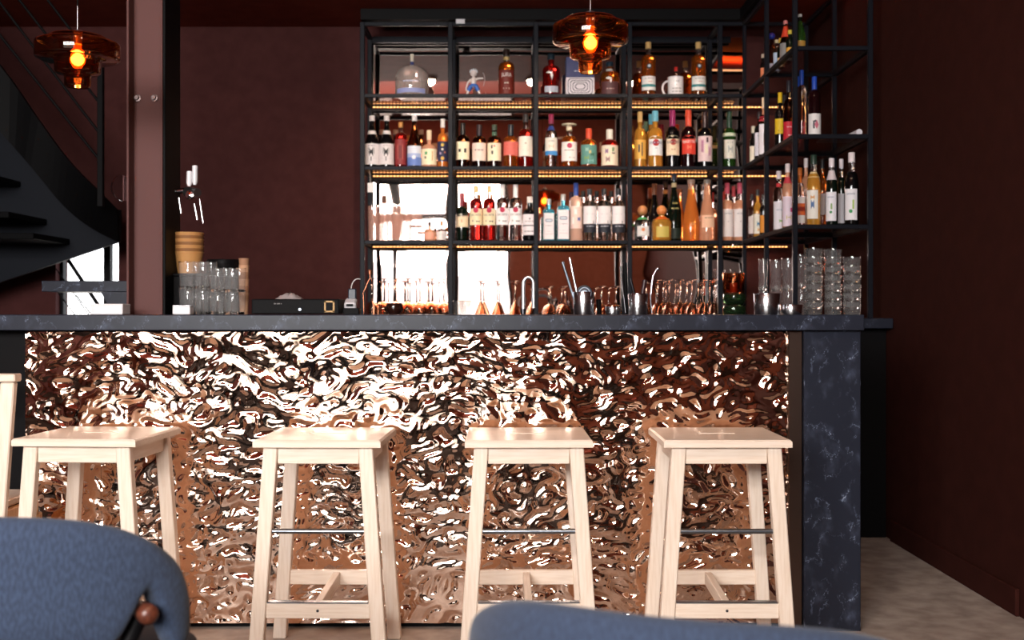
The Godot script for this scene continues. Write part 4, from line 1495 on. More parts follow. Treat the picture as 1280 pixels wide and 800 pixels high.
	bottle(842.5, 217, 18, C, 7.20, "taper", "g_bottle_green", "3a4458", "tall dark green champagne bottle with gold neck emblem", {"group": low_row, "name": "wine_bottle", "band": [0.80, 0.86, "c8b48a"], "lab": [0.05, 0.2, "15251c", 1.0], "pr": [["words", "c8b878", 2.9, 1.0], ["box", "a89a58", 0.0, 3.4, 0.7, 0.12]]})
	bottle(864, 225, 21, C, z, "flare", "g_orange", "b89888", "orange rose wine bottle with long sloping neck", {"group": low_row, "name": "wine_bottle", "neck": "g_rose", "lab": [0.26, 0.30, "e89850", 0.25], "pr": [["box", "7a4a30", 0.2, 0.5, 0.5, 0.5]]})
	bottle(884, 225, 19.5, C, z, "flare", "g_rose", "8a8078", "pale pink rose wine bottle with long sloping neck", {"group": low_row, "name": "wine_bottle", "neck": "g_rose", "lab": [0.22, 0.42, "f2c4a4", 0.9], "pr": [["words", "6a4a40", 0.8, 1.0], ["box", "8a6a60", 0.0, 0.55, 1.2, 0.03]]})
	for q in [[909, "white labelled aperitif bottle beside the post in the corner bay"], [924.5, "white labelled aperitif bottle at the inner corner of the shelves"]]:
		bottle(q[0], 229, 14.5, C, z, "wine", "g_rose", "c8506a", q[1], {"group": low_row, "neck": "g_clear", "lab": [0.08, 0.55, "e8e0e0", 1.35], "pr": [["words", "8a8890", 0.84, 1.2], ["disc", "a09aa0", 0.55, 0.1]]})
	bottle(917, 233, 11, C, 7.26, "wine", "g_rose", "b83a4a", "aperitif bottle standing behind and between the two white labelled ones", {"group": low_row, "neck": "g_clear"})
	# ---- side unit, middle shelf
	bottle(941.5, 158, 9, B, 7.02, "wine", "g_dark", "d8d0c0", "slim bottle with white and red label deepest on the side shelf", {"group": side_row, "lab": [0.05, 0.5, "e6dccc", 1.3], "pr": [["box", "b8282c", 0.75, 0.5, 0.3, 0.9]]})
	bottle(949, 140, 12, B, 6.82, "whisky", "g_dark", "2a2024", "dark bottle with lilac white label on the side shelf", {"group": side_row, "lab": [0.12, 0.58, "d8d6e6", 1.3], "pr": [["words", "3a3a58", 0.86, 1.2]]})
	bottle(955, 122, 13, B, 6.62, "wine", "g_brown", "e8d0b0", "tall bottle with white cap and long white label on side shelf", {"group": side_row, "neck": "g_rose", "band": [0.60, 0.68, "c0283a"], "lab": [0.05, 0.55, "e4deea", 1.3], "pr": [["box", "8a7a70", 0.0, 0.5, 0.6, 0.4]]})
	bottle(975, 116, 13, B, 6.33, "wine", "g_dark", "e8c022", "black bottle with yellow cap and yellow label", {"group": side_row, "lab": [0.28, 0.54, "e8c022", 1.35], "pr": [["box", "3a3a30", 0.0, 0.2, 1.0, 0.12]]})
	bottle(980.5, 119, 12, B, 6.52, "wine", "g_brown", "302a2c", "brown bottle with white and yellow label behind the yellow capped one", {"group": side_row, "lab": [0.2, 0.55, "dcd6d0", 1.35], "pr": [["band", "d8a830", 0.5, 0.75]]})
	bottle(986, 101, 14, B, 6.14, "wine", "g_brown", "26242c", "dark bottle with bright red label beside the side shelf post", {"group": side_row, "neck": "g_clear", "lab": [0.06, 0.36, "cc2234", 1.35], "pr": [["words", "f2e4e0", 0.72, 1.1], ["box", "f2e4e0", 0.1, 0.3, 0.8, 0.05]]})
	bottle(1002, 88, 12, B, 5.87, "tall", "g_clear", "2048a8", "tall clear slim bottle with blue cap at the shelf front", {"group": side_row, "stopper": "long"})
	bottle(997, 96, 10, B, 6.06, "tall", "g_clear", "2048a8", "slim bottle with blue cap half hidden behind the shelf post", {"group": side_row, "stopper": "long"})
	bottle(1018, 96, 15.5, B, 5.86, "tall", "g_wine", "2048b0", "dark red bottle with blue cap and square white label", {"group": side_row, "stopper": "long", "lab": [0.02, 0.38, "ece6e4", 1.35], "pr": [["box", "4a444c", -0.35, 0.5, 0.3, 0.36], ["diamond", "c8687c", 0.1, 0.5, 0.7, 0.42], ["diamond", "4a444c", -0.1, 0.66, 0.6, 0.12]]})
	# side unit, top shelf
	bottle(954, 68, 7, A, 6.74, "whisky", "g_dark", "d8c8b0", "small bottle with orange white label deepest on the top side shelf", {"group": side_row, "lab": [0.1, 0.55, "e88a5a", 1.3]})
	bottle(964.5, 41, 10, A, 6.52, "whisky", "g_brown", "2a3aa0", "bottle with round blue stopper on the top side shelf", {"group": side_row, "stopper": "ball", "lab": [0.1, 0.3, "c8ccdc", 0.7]})
	bottle(971, 50, 9, A, 6.4, "tall", "g_clear", "c8b890", "bottle with pale blue label on the top side shelf", {"group": side_row, "lab": [0.05, 0.6, "b8c8e0", 1.3], "pr": [["box", "3a4aa8", 0.1, 0.12, 1.4, 0.24]]})
	bottle(976, 48, 9, A, 6.28, "wine", "g_bottle_green", "c8a840", "small green bottle with cream label on the top side shelf", {"group": side_row, "lab": [0.04, 0.34, "e8c490", 1.3]})
	bottle(982, 26, 15, A, 6.14, "taper", "g_brown", "c87a78", "bottle with red orange neck wrap and grey body on top side shelf", {"group": side_row, "band": [0.60, 0.86, "d8401e"], "lab": [0.03, 0.45, "8a8684", 1.35]})
	bottle(987.5, 38, 10, A, 6.0, "wine", "g_bottle_green", "d8c048", "green bottle with yellow label close behind the side post", {"group": side_row, "lab": [0.03, 0.34, "e8a83c", 1.3]})
	bottle(1000, 18, 13, A, 5.85, "taper", "g_green", "c8c8c8", "green bottle with gold shoulder at the front of the top side shelf", {"group": side_row, "neck": "g_bottle_green", "lab": [0.04, 0.25, "b88a3a", 1.2]})
	# side unit, lowest shelf: syrups
	var sy := {"name": "syrup_bottle", "group": side_row}
	bottle(940, 243, 9.5, C, 7.05, "syrup", "g_clear", "201c20", "clear bottle with black cap deepest on the lowest side shelf", {"group": side_row, "lab": [0.15, 0.55, "d8ccc8", 1.2]})
	bottle(947, 237, 10, C, 6.86, "syrup", "g_gold", "26282a", "yellow bottle with patterned label on the lowest side shelf", {"group": side_row, "lab": [0.1, 0.5, "e0dcd0", 1.2], "pr": [["box", "4a7a9a", 0.0, 0.5, 0.8, 0.3], ["box", "d89a30", 0.2, 0.2, 0.8, 0.2]]})
	bottle(954.5, 243, 10, C, 6.70, "whisky", "g_dark", "2a2a26", "dark bottle with orange label on the lowest side shelf", {"group": side_row, "lab": [0.1, 0.5, "d88a28", 1.2]})
	bottle(973.5, 214, 13.5, C, 6.34, "syrup", "g_clear", "e8d8dc", "clear syrup bottle with white label and red striped cap", sy.merged({"band": [0.74, 0.80, "cc2c34"], "lab": [0.05, 0.5, "efe8ee", 1.35], "pr": [["box", "8ab860", 0.2, 0.3, 0.7, 0.12], ["text", "MONIN", "8a98a8", 0.7, 1.3]]}))
	bottle(984.5, 205, 13, C, 6.13, "syrup", "g_rose", "ecdcdc", "pink syrup bottle with red striped neck beside the side post", sy.merged({"band": [0.70, 0.80, "d0404a"], "lab": [0.05, 0.5, "ecd8e4", 1.35], "pr": [["box", "c8b838", 0.0, 0.3, 0.9, 0.14], ["box", "c8387a", 0.5, 0.55, 0.4, 0.14]]}))
	bottle(999.5, 210, 13, C, 5.88, "syrup", "g_clear", "d87a30", "bottle with orange and red banded label behind the side post", sy.merged({"neck": "g_orange", "lab": [0.05, 0.5, "ece4e0", 1.35], "pr": [["band", "e0662a", 0.30, 0.75], ["band", "b82430", 0.45, 0.62]]}))
	bottle(1007.5, 198, 11, C, 6.06, "syrup", "g_rose", "ece0de", "peach coloured syrup bottle with white cap on the side shelf", sy.merged({"lab": [0.1, 0.45, "e8d8d0", 1.1]}))
	bottle(1017, 194, 17, C, 5.87, "syrup", "g_gold", "263a30", "amber bottle with cream label and dark green cap at the front", sy.merged({"neck": "g_clear", "band": [0.68, 0.76, "e8cf98"], "lab": [0.10, 0.5, "ece6dc", 0.9], "turn": -0.5, "pr": [["box", "4a6a9a", 0.1, 0.5, 0.5, 0.3], ["box", "d89a5a", 0.1, 0.75, 0.6, 0.15]]}))
	bottle(1028, 200, 11, C, 6.03, "syrup", "g_amber", "17161a", "amber syrup bottle with black cap behind the cream labelled one", sy.merged({"lab": [0.2, 0.5, "b8a8a8", 1.0]}))
	bottle(1039.5, 198, 14.5, C, 5.90, "syrup", "g_bottle_green", "ecdfe4", "green syrup bottle with white leaf label and red striped neck", sy.merged({"neck": "g_clear", "band": [0.68, 0.82, "e0d0d4"], "lab": [0.08, 0.5, "eeeaf0", 1.0], "turn": -0.4, "pr": [["text", "MONIN", "3a4a7a", 0.82, 1.0], ["disc", "3a8a48", 0.3, 0.24], ["box", "8aa868", 0.1, 0.5, 0.3, 0.2]]}))
	bottle(1051.5, 199, 10.5, C, 6.06, "syrup", "g_bottle_green", "ecdfe4", "narrow green syrup bottle with white cap between two leaf labelled ones", sy.merged({"neck": "g_clear", "lab": [0.08, 0.5, "dcd8e0", 1.1]}))
	bottle(1064.5, 191, 17.5, C, 5.87, "syrup", "g_dark", "f0e2e4", "black syrup bottle with white leaf label nearest the outer post", sy.merged({"neck": "g_clear", "lab": [0.08, 0.5, "f0ecf0", 0.95], "turn": -0.4, "pr": [["text", "MONIN", "3a4a6a", 0.84, 1.1], ["disc", "3a9a58", 0.28, 0.26], ["box", "a8c868", 0.35, 0.5, 0.25, 0.3]]}))
	# ---- other things on the shelves
	mug(842, A)
	gift_box(A)
	figurine(A)
	# folded papers on the side shelf
	var pp := thing("paper_sheet", "white folded papers lying on the empty end of the side shelf", "paper", Vector3(1.70, B, -5.93))
	var g := Geo.new()
	g.box(Vector3(0, 0.004, 0), Vector3(0.17, 0.007, 0.22), 0.001)
	obj(g, "sheet", paint("d8d4dc", 0.7), pp)
	g = Geo.new()
	g.tube([Vector3(0.075, 0.024, -0.10), Vector3(0.08, 0.024, 0.10)], 0.016, 14)
	obj(g, "roll", paint("e4e0e8", 0.7), pp)
	# tumblers in the first bay
	var tb := [[466.5, 257, 14, "tall clear tumbler at the shelf end under the paper tag"], [482, 258, 15, "tall clear tumbler second along the lowest shelf"], [497, 256, 16, "tall clear tumbler third along the lowest shelf"]]
	for q in tb:
		tumbler(px_x(q[0], 7.12), C, 7.12, q[2] / 2.0 * 7.12 / F, (300 - q[1]) / F * 7.12 + 0.01, q[3], "tumblers on the lowest shelf", true, true)
	for k in 2:
		tumbler(px_x(520, 7.12), C + 0.088 * k, 7.12, 9.0 * 7.12 / F, 0.105, ["faceted rose tinted tumbler at the bottom of a short stack", "faceted rose tinted tumbler on top of a short stack"][k], "tumblers on the lowest shelf", false, true)
	for q in [[473, "tumbler in the second row behind the shelf end"], [508, "tumbler in the second row beside the short stack"], [490, "tumbler in the second row between the tall ones"]]:
		tumbler(px_x(q[0], 7.25), C, 7.25, 0.035, 0.19, q[1], "tumblers on the lowest shelf", false, true)
	# paper tag on a string
	var tg := thing("paper_tag", "white paper tag hanging by a string from the middle shelf", "tag", Vector3(px_x(463, 7.05), B - 0.022, -7.03))
	g = Geo.new()
	g.tube([Vector3(-0.004, 0, 0), Vector3(0.0, -0.075, 0)], 0.001, 5)
	g.tube([Vector3(-0.004, 0, 0), Vector3(0.008, -0.075, 0)], 0.001, 5)
	obj(g, "string", paint("d8ccc4", 0.8), tg)
	g = Geo.new()
	g.box(Vector3(0.004, -0.105, 0), Vector3(0.038, 0.058, 0.002))
	obj(g, "card", paint("eee6e4", 0.7), tg)

func mug(px: float, shelf: float) -> void:
	var z := 7.08
	var t := thing("mug", "white mug with black lettering between two whisky bottles", "mug", Vector3(px_x(px + 2.5, z), shelf + 0.0006, -z))
	var R := 9.6 * z / F
	var H := 0.118
	var g := Geo.new()
	g.lathe([Vector2(0, 0), Vector2(R * 0.94, 0), Vector2(R, 0.004), Vector2(R, H), Vector2(R * 0.93, H), Vector2(R * 0.93, 0.008), Vector2(0, 0.008)], 32)
	obj(g, "cup", paint("f0eaec", 0.25), t)
	g = Geo.new()
	var pts := []
	for i in 15:
		var a := PI / 2 + PI * i / 14
		pts.append(Vector3(-R * 0.96 + cos(a) * 0.036, H * 0.42 + sin(a) * 0.045, 0.0))
	g.tube(pts, 0.006, 10)
	obj(g, "handle", paint("f0eaec", 0.25), t)
	g = Geo.new()
	wrap_text(g, "I AM", R + 0.0008, H * 0.73, R * 0.75)
	wrap_text(g, "A", R + 0.0008, H * 0.55, R * 0.16)
	wrap_words(g, R + 0.0008, H * 0.36, R * 1.15)
	wrap_words(g, R + 0.0008, H * 0.20, R * 1.2)
	obj(g, "lettering", paint("2c2a30", 0.5), t)

func gift_box(shelf: float) -> void:
	var z := 7.13
	var t := thing("carton_box", "navy blue carton with white nested rectangle pattern on its lower half", "box", Vector3(px_x(724.5, z), shelf, -z))
	var w := 35.0 * z / F
	var h := EYE + (HORIZON - 74) / F * z - shelf
	var g := Geo.new()
	g.box(Vector3(0, h / 2, 0), Vector3(w, h, 0.13), 0.002)
	obj(g, "carton", paint("1c2760", 0.5), t)
	g = Geo.new()
	g.box(Vector3(0, h * 0.245, 0), Vector3(w + 0.0015, h * 0.47, 0.1315), 0.002)
	var lower := obj(g, "printed_sleeve", paint("dcd4dc", 0.5), t)
	# nested rounded rectangles
	g = Geo.new()
	for k in 4:
		var hw := w * (0.44 - 0.085 * k)
		var hh := h * (0.205 - 0.043 * k)
		var cut := 0.012
		var lw := 0.0042
		var o := _octagon(hw, hh, cut)
		var i := _octagon(hw - lw, hh - lw, cut)
		for q in 8:
			var q2 := (q + 1) % 8
			var c := Vector3(0, h * 0.245, 0.0664)
			g.quad(c + v2z(o[q]), c + v2z(o[q2]), c + v2z(i[q2]), c + v2z(i[q]))
	obj(g, "print", paint("4a4858", 0.6), lower)
	g = Geo.new()
	wrap_words(g, -1.0, h * 0.64, w * 0.42)
	for q in g.v.size():
		g.v[q].z += 0.0662
	obj(g, "lettering", paint("c8cce4", 0.5), t)

func v2z(p: Vector2) -> Vector3:
	return Vector3(p.x, p.y, 0)

func _octagon(hw: float, hh: float, c: float) -> Array:
	return [Vector2(-hw + c, -hh), Vector2(hw - c, -hh), Vector2(hw, -hh + c), Vector2(hw, hh - c), Vector2(hw - c, hh), Vector2(-hw + c, hh), Vector2(-hw, hh - c), Vector2(-hw, -hh + c)]

func figurine(shelf: float) -> void:
	var z := 7.10
	var t := thing("archer_figurine", "small white figurine of an archer in blue shorts drawing a bow", "figurine", Vector3(px_x(592, z), shelf + 0.003, -z))
	var g := Geo.new()
	# one body: legs, trunk, arms, head
	g.tube([Vector3(-0.045, 0.0, 0), Vector3(-0.036, 0.03, 0), Vector3(-0.014, 0.066, 0)], [0.006, 0.008, 0.011], 10)
	g.tube([Vector3(0.043, 0.0, 0), Vector3(0.033, 0.03, 0), Vector3(0.012, 0.066, 0)], [0.006, 0.008, 0.011], 10)
	g.lathe([Vector2(0, 0.055), Vector2(0.017, 0.06), Vector2(0.017, 0.085), Vector2(0.020, 0.105), Vector2(0.012, 0.118), Vector2(0.007, 0.122), Vector2(0.008, 0.126), Vector2(0.018, 0.133), Vector2(0.022, 0.145), Vector2(0.018, 0.158), Vector2(0, 0.164)], 16)
	g.tube([Vector3(0.014, 0.108, 0), Vector3(0.035, 0.113, 0.004), Vector3(0.06, 0.113, 0.006)], [0.008, 0.006, 0.005], 8)
	g.tube([Vector3(-0.016, 0.106, 0), Vector3(-0.036, 0.085, 0.006), Vector3(-0.045, 0.055, 0.008), Vector3(-0.046, 0.035, 0.008)], [0.008, 0.006, 0.005, 0.004], 8)
	obj(g, "body", paint("e2d4d0", 0.4), t)
	g = Geo.new()
	g.lathe([Vector2(0.0185, 0.072), Vector2(0.0195, 0.060), Vector2(0.0195, 0.078)], 16)
	g.tube([Vector3(-0.033, 0.036, 0), Vector3(-0.014, 0.068, 0)], [0.0125, 0.0145], 10)
	g.tube([Vector3(0.030, 0.036, 0), Vector3(0.012, 0.068, 0)], [0.0125, 0.0145], 10)
	obj(g, "shorts", paint("2a62b8", 0.5), t)
	g = Geo.new()
	for i in 7:
		var a := PI * (i / 6.0)
		g.tube([Vector3(cos(a) * 0.014, 0.152 + sin(a) * 0.006, 0), Vector3(cos(a) * 0.027, 0.156 + sin(a) * 0.020, 0.002)], [0.009, 0.001], 6)
	obj(g, "hair", paint("e8e6ec", 0.5), t)
	g = Geo.new()
	var pts := []
	for i in 13:
		var a := -1.0 + 2.0 * i / 12
		pts.append(Vector3(0.052 + cos(a * 1.1) * 0.018, 0.105 + a * 0.042, 0.010))
	g.tube(pts, 0.0022, 6)
	obj(g, "bow", paint("c8a8a4", 0.5), t)

func tumbler(x: float, y: float, z: float, r: float, h: float, label: String, group: String, printed: bool, rosy := false) -> Node3D:
	var key := "tumbler_%.4f_%.4f_%s" % [r, h, rosy]
	if not cache.has(key):
		var g := Geo.new()
		g.lathe([Vector2(r * 0.82, 0.0125), Vector2(r * 0.86, 0.016), Vector2(r, h - 0.004)], 24)
		var b := Geo.new()
		b.lathe([Vector2(0, 0), Vector2(r * 0.78, 0), Vector2(r * 0.82, 0.003), Vector2(r * 0.82, 0.012), Vector2(0, 0.012)], 24)
		var e := Geo.new()
		e.lathe([Vector2(r - 0.0012, h - 0.0038), Vector2(r + 0.0005, h - 0.0038), Vector2(r + 0.0005, h), Vector2(r - 0.0012, h), Vector2(r - 0.0012, h - 0.0038)], 24)
		cache[key] = [g.mesh(), b.mesh(), e.mesh()]
	var t := thing("tumbler", label, "glass", Vector3(x, y, -z), 0, group)
	inst(cache[key][0], "cup", M.rose_tumbler if rosy else M.tumbler, t)
	inst(cache[key][1], "foot", M.g_clear, t)
	inst(cache[key][2], "rim", M.g_clear, t)
	if printed:
		var g := Geo.new()
		wrap_words(g, r * 0.965, h * 0.82, r * 1.2)
		obj(g, "lettering", paint("3a3640", 0.5), t)
	return t


# ------------------------------------------------------------------ things on the counters
func stem_glass(px: float, ytop: float, z: float, bowl_r: float, bowl_h: float, kind: String, label: String, group: String, counter := 1.12) -> void:
	# stands upside down on its rim
	var H := EYE + (HORIZON - ytop) / F * z - counter
	var key := "stem_%s_%.3f_%.3f_%.3f" % [kind, bowl_r, bowl_h, H]
	if not cache.has(key):
		var g := Geo.new()
		var pr := []
		if kind == "wine":
			for q in [[0.80, 0.0], [0.93, 0.25], [1.0, 0.5], [0.93, 0.75], [0.62, 0.93], [0.2, 1.0], [0.0, 1.01]]:
				pr.append(Vector2(q[0] * bowl_r, q[1] * bowl_h))
		elif kind == "coupe":
			for q in [[1.0, 0.0], [0.98, 0.2], [0.88, 0.55], [0.62, 0.85], [0.25, 0.98], [0.0, 1.0]]:
				pr.append(Vector2(q[0] * bowl_r, q[1] * bowl_h))
		else:
			for q in [[1.0, 0.0], [0.72, 0.33], [0.45, 0.66], [0.15, 0.95], [0.0, 1.0]]:
				pr.append(Vector2(q[0] * bowl_r, q[1] * bowl_h))
		g.lathe(shell(pr, 0.0016), 26)
		var s := Geo.new()
		s.lathe([Vector2(0, bowl_h + 0.001), Vector2(0.008, bowl_h + 0.001), Vector2(0.0042, bowl_h + 0.012), Vector2(0.0038, lerpf(bowl_h, H, 0.6)), Vector2(0.0045, H - 0.012), Vector2(0.010, H - 0.006), Vector2(0.0, H - 0.006)], 14)
		var f := Geo.new()
		f.lathe([Vector2(0, H - 0.0055), Vector2(0.012, H - 0.0055), Vector2(0.033, H - 0.002), Vector2(0.033, H), Vector2(0, H)], 24)
		cache[key] = [g.mesh(), s.mesh(), f.mesh()]
	var t := thing("stem_glass", label, "glass", Vector3(px_x(px, z), counter, -z), 0, group)
	inst(cache[key][0], "bowl", M.g_stem_led_tint, t)
	inst(cache[key][1], "stem", M.g_stem_led_tint, t)
	inst(cache[key][2], "foot", M.g_stem_led_tint, t)

func shell(pr: Array, th: float) -> Array:
	# closed wall: the outline up, then back down on the inside
	var out := pr.duplicate()
	for i in range(pr.size() - 1, -1, -1):
		var a: Vector2 = pr[maxi(i - 1, 0)]
		var b: Vector2 = pr[mini(i + 1, pr.size() - 1)]
		var d := (b - a).normalized()
		var q: Vector2 = pr[i] + Vector2(-d.y, d.x) * th
		out.append(Vector2(maxf(q.x, 0.0) if i < pr.size() - 1 else 0.0, maxf(q.y, 0.0)))
	out.append(pr[0])
	return out

func make_counter_things() -> void:
	var g: Geo
	var t: Node3D
	# upside-down stem glasses along the back counter
	var k := 0
	var ord := ["first", "second", "third", "fourth", "fifth", "sixth", "seventh", "eighth"]
	for px in [465, 480, 495, 510, 525, 540, 555]:
		stem_glass(px, 348, 7.08, 0.0365, 0.10, "wine", "upturned wine glass, %s from the end of the front row under the tumblers" % ord[k], "upturned wine glasses on the back counter")
		k += 1
	k = 0
	for px in [477, 507, 535]:
		stem_glass(px, 352, 7.22, 0.037, 0.10, "wine", "upturned wine glass in the rear row under the tumblers, %s from the end" % ord[k], "upturned wine glasses on the back counter")
		k += 1
	for q in [[572, "clear short tumbler beside the thick post on the counter"], [580, "clear short tumbler next to the upturned martini glasses"]]:
		tumbler(px_x(q[0], 7.1), 1.12, 7.1 if q[0] < 575 else 7.22, 0.032, 0.105, q[1], "short tumblers on the back counter", false)
	k = 0
	for px in [601, 622, 644, 666]:
		stem_glass(px, 351, 7.1, 0.046, 0.105, "martini", "upturned martini glass, %s from the thick post" % ord[k], "upturned martini glasses on the back counter")
		k += 1
	k = 0
	for px in [688, 706, 752, 770]:
		stem_glass(px, 358, 7.1, 0.040, 0.085, "coupe", "upturned coupe glass near the shakers, %s along the third bay" % ord[k], "upturned coupe glasses on the back counter")
		k += 1
	k = 0
	for px in [822, 836.2, 850.4, 864.6, 878.8, 893]:
		stem_glass(px, 350, 7.06, 0.0345, 0.095, "coupe", "upturned cocktail glass, %s in the front row right of the shakers" % ord[k], "upturned cocktail glasses on the back counter")
		k += 1
	k = 0
	for px in [829, 858, 887]:
		stem_glass(px, 352, 7.22, 0.036, 0.095, "coupe", "upturned cocktail glass, %s in the rear row right of the shakers" % ord[k], "upturned cocktail glasses on the back counter")
		k += 1
	# amber candle glass on two green bowls
	for n in 2:
		t = thing("glass_bowl", ["dark green glass bowl at the bottom under the amber glass", "dark green glass bowl stacked on another one"][n], "bowl", Vector3(px_x(918, 6.9), 1.12 + 0.072 * n, -6.9), 0, "stacked green glass bowls")
		g = Geo.new()
		g.lathe([Vector2(0, 0), Vector2(0.045, 0), Vector2(0.065, 0.018), Vector2(0.071, 0.042), Vector2(0.066, 0.07), Vector2(0.060, 0.07), Vector2(0.062, 0.04), Vector2(0.05, 0.014), Vector2(0, 0.012)], 30)
		obj(g, "bowl", M.g_bowl, t)
		g = Geo.new()
		g.lathe([Vector2(0, 0.013), Vector2(0.046, 0.015), Vector2(0.05, 0.03), Vector2(0, 0.032)], 24)
		obj(g, "filling", paint("1c2418", 0.6), t)
	t = thing("amber_glass", "tall amber ribbed glass standing on two green bowls", "glass", Vector3(px_x(917, 6.9), 1.264, -6.9))
	g = Geo.new()
	g.lathe([Vector2(0, 0), Vector2(0.058, 0), Vector2(0.064, 0.006), Vector2(0.068, 0.125), Vector2(0.064, 0.125), Vector2(0.060, 0.01), Vector2(0, 0.01)], 30)
	obj(g, "cup", M.g_candle, t)
	g = Geo.new()
	g.lathe([Vector2(0, 0.011), Vector2(0.022, 0.011), Vector2(0.022, 0.07), Vector2(0, 0.07)], 18)
	obj(g, "candle", paint("b8461c", 0.5), t)
	# stacked tumblers at the right
	var sd := RandomNumberGenerator.new()
	sd.seed = 7
	var stacks := [[1017, 5.95, 7, "inner"], [1041, 6.02, 7, "middle"], [1065, 5.93, 6, "outer"]]
	for s in stacks:
		for n in s[2]:
			tumbler(px_x(s[0], s[1]), 1.12 + 0.0465 * n, s[1], 0.047, 0.088, "clear tumbler, number %s from below in the %s tall stack" % [["one", "two", "three", "four", "five", "six", "seven"][n], s[3]], "stacked tumblers on the side counter", false)
	for q in [[954, 324, 6.35, 5.5, "tall highball glass behind the steel shaker cup"], [970, 325, 6.25, 7.5, "tall highball glass next to the side post"], [985, 323, 6.1, 8.0, "tall highball glass between post and stacked tumblers"], [1001, 318, 6.02, 7.0, "tall highball glass beside the inner stack of tumblers"]]:
		var hh: float = EYE + (HORIZON - q[1]) / F * q[2] - 1.12
		tumbler(px_x(q[0], q[2]), 1.12, q[2], q[3] * q[2] / F, hh * 0.55, q[4] + ", lower one", "highball glasses on the side counter", false)
		tumbler(px_x(q[0], q[2]), 1.12 + hh * 0.46, q[2], q[3] * q[2] / F, hh * 0.54, q[4] + ", upper one", "highball glasses on the side counter", false)
	# steel cups on the bar
	steel_cup(958.5, 4.85, 16.5, 26, "polished steel shaker cup beneath the side shelves")
	steel_cup(989, 4.88, 14, 12, "low steel dish beside the polished shaker cup")
	steel_cup(729.5, 4.66, 13.5, 28, "steel cup holding a strainer and bar spoons")
	steel_cup(766, 4.72, 10, 9.5, "small shiny steel dish between the two shaker cups")
	steel_cup(797.5, 4.66, 12.5, 26, "steel cup holding black tongs and a spiral spoon")
	# tools in the cups
	var c1 := Vector3(px_x(729.5, 4.66), 1.145, -4.66)
	tool_rod("muddler", "long steel muddler leaning out of the strainer cup", c1, at(703, 327, 4.66), at(722, 388, 4.66), 0.006, M.zinc)
	tool_rod("bar_spoon", "bright steel bar spoon handle in the strainer cup", c1, at(712, 322, 4.68), at(725, 386, 4.67), 0.0055, M.chrome)
	t = thing("cocktail_strainer", "round coiled cocktail strainer propped on the steel cup", "strainer", at(730.5, 366, 4.63))
	g = Geo.new()
	var pts := []
	for i in 33:
		var a := TAU * i / 32
		pts.append(Vector3(cos(a) * 0.028, sin(a) * 0.028, 0))
	g.tube(pts, 0.0045, 8, false)
	obj(g, "coil", M.dark_steel, t)
	g = Geo.new()
	pts = []
	for i in 33:
		var a := TAU * i / 32
		pts.append(Vector3(cos(a) * 0.016, sin(a) * 0.016, 0))
	g.tube(pts, 0.0035, 8, false)
	obj(g, "coil", M.dark_steel, t)
	g = Geo.new()
	g.lathe([Vector2(0, -0.001), Vector2(0.024, -0.001), Vector2(0.024, 0.001), Vector2(0, 0.001)], 24)
	var pl := obj(g, "plate", M.zinc, t)
	pl.rotation.x = PI / 2
	pl.position.z = -0.004
	tool_rod("black_tongs", "matt black tongs standing behind the spoon cup", Vector3(px_x(779, 4.78), 1.14, -4.78), at(781, 328, 4.78), at(783, 392.6, 4.78), 0.009, M.black)
	tool_rod("spiral_spoon", "thin twisted bar spoon leaning by the black tongs", Vector3(px_x(776, 4.74), 1.14, -4.74), at(775, 333, 4.74), at(782, 391, 4.74), 0.0025, M.chrome)
	tool_rod("peeler", "dark handled peeler leaning out of the spoon cup", Vector3(px_x(797, 4.66), 1.14, -4.66), at(788, 348, 4.65), at(797, 385, 4.66), 0.006, M.dark_steel)
	tool_rod("zester", "zester with a dark red handle in the spoon cup", Vector3(px_x(800, 4.66), 1.14, -4.66), at(806, 350, 4.67), at(800, 386, 4.66), 0.010, paint("301418", 0.4))
	t = thing("twisted_spoon", "tall twisted cocktail spoon with a small disc on its end", "spoon", at(815, 392, 4.7))
	var o := t.position
	g = Geo.new()
	g.tube([Vector3(0, 0.002, 0), at(813, 372, 4.7) - o, at(816, 345, 4.7) - o, at(820, 338, 4.7) - o], 0.003, 8)
	obj(g, "handle", M.chrome, t)
	g = Geo.new()
	g.lathe([Vector2(0, -0.008), Vector2(0.008, -0.005), Vector2(0.010, 0.0), Vector2(0.008, 0.005), Vector2(0, 0.008)], 14)
	obj(g, "disc", M.chrome, t).position = at(822, 336, 4.7) - o
	# black stand with a red tip beside the tongs
	tool_rod("bottle_stopper", "dark pour spout with a tiny red tip", Vector3(px_x(748, 4.76), 1.14, -4.76), at(748, 374, 4.76), at(749, 392.6, 4.76), 0.011, M.black)
	# tap
	t = thing("tap", "curved chrome swan neck tap rising behind the bar", "tap", Vector3(px_x(656, 4.9), 1.14, -4.9))
	o = t.position
	g = Geo.new()
	pts = [Vector3.ZERO]
	for i in 13:
		var a := PI - PI * i / 12
		pts.append(at(660.5 + cos(a) * 6.5, 355 - sin(a) * 8.5, 4.9) - o)
	pts.append(at(667, 385, 4.9) - o)
	pts[0] = at(654, 392.4, 4.9) - o
	g.tube(pts, 0.009, 14)
	obj(g, "spout", M.satin, t)
	g = Geo.new()
	g.lathe([Vector2(0, 0), Vector2(0.012, 0), Vector2(0.012, 0.022), Vector2(0, 0.022)], 14)
	obj(g, "collar", M.dark_steel, t).position = at(654, 392.6, 4.9) - o
	# dark nut bowl among the wine glasses
	t = thing("dark_bowl", "dark brown round dish in front of the upturned wine glasses", "bowl", Vector3(px_x(493, 4.95), 1.14, -4.95))
	g = Geo.new()
	g.lathe([Vector2(0, 0), Vector2(0.022, 0), Vector2(0.036, 0.016), Vector2(0.038, 0.034), Vector2(0.033, 0.05), Vector2(0.029, 0.05), Vector2(0.030, 0.03), Vector2(0, 0.012)], 28)
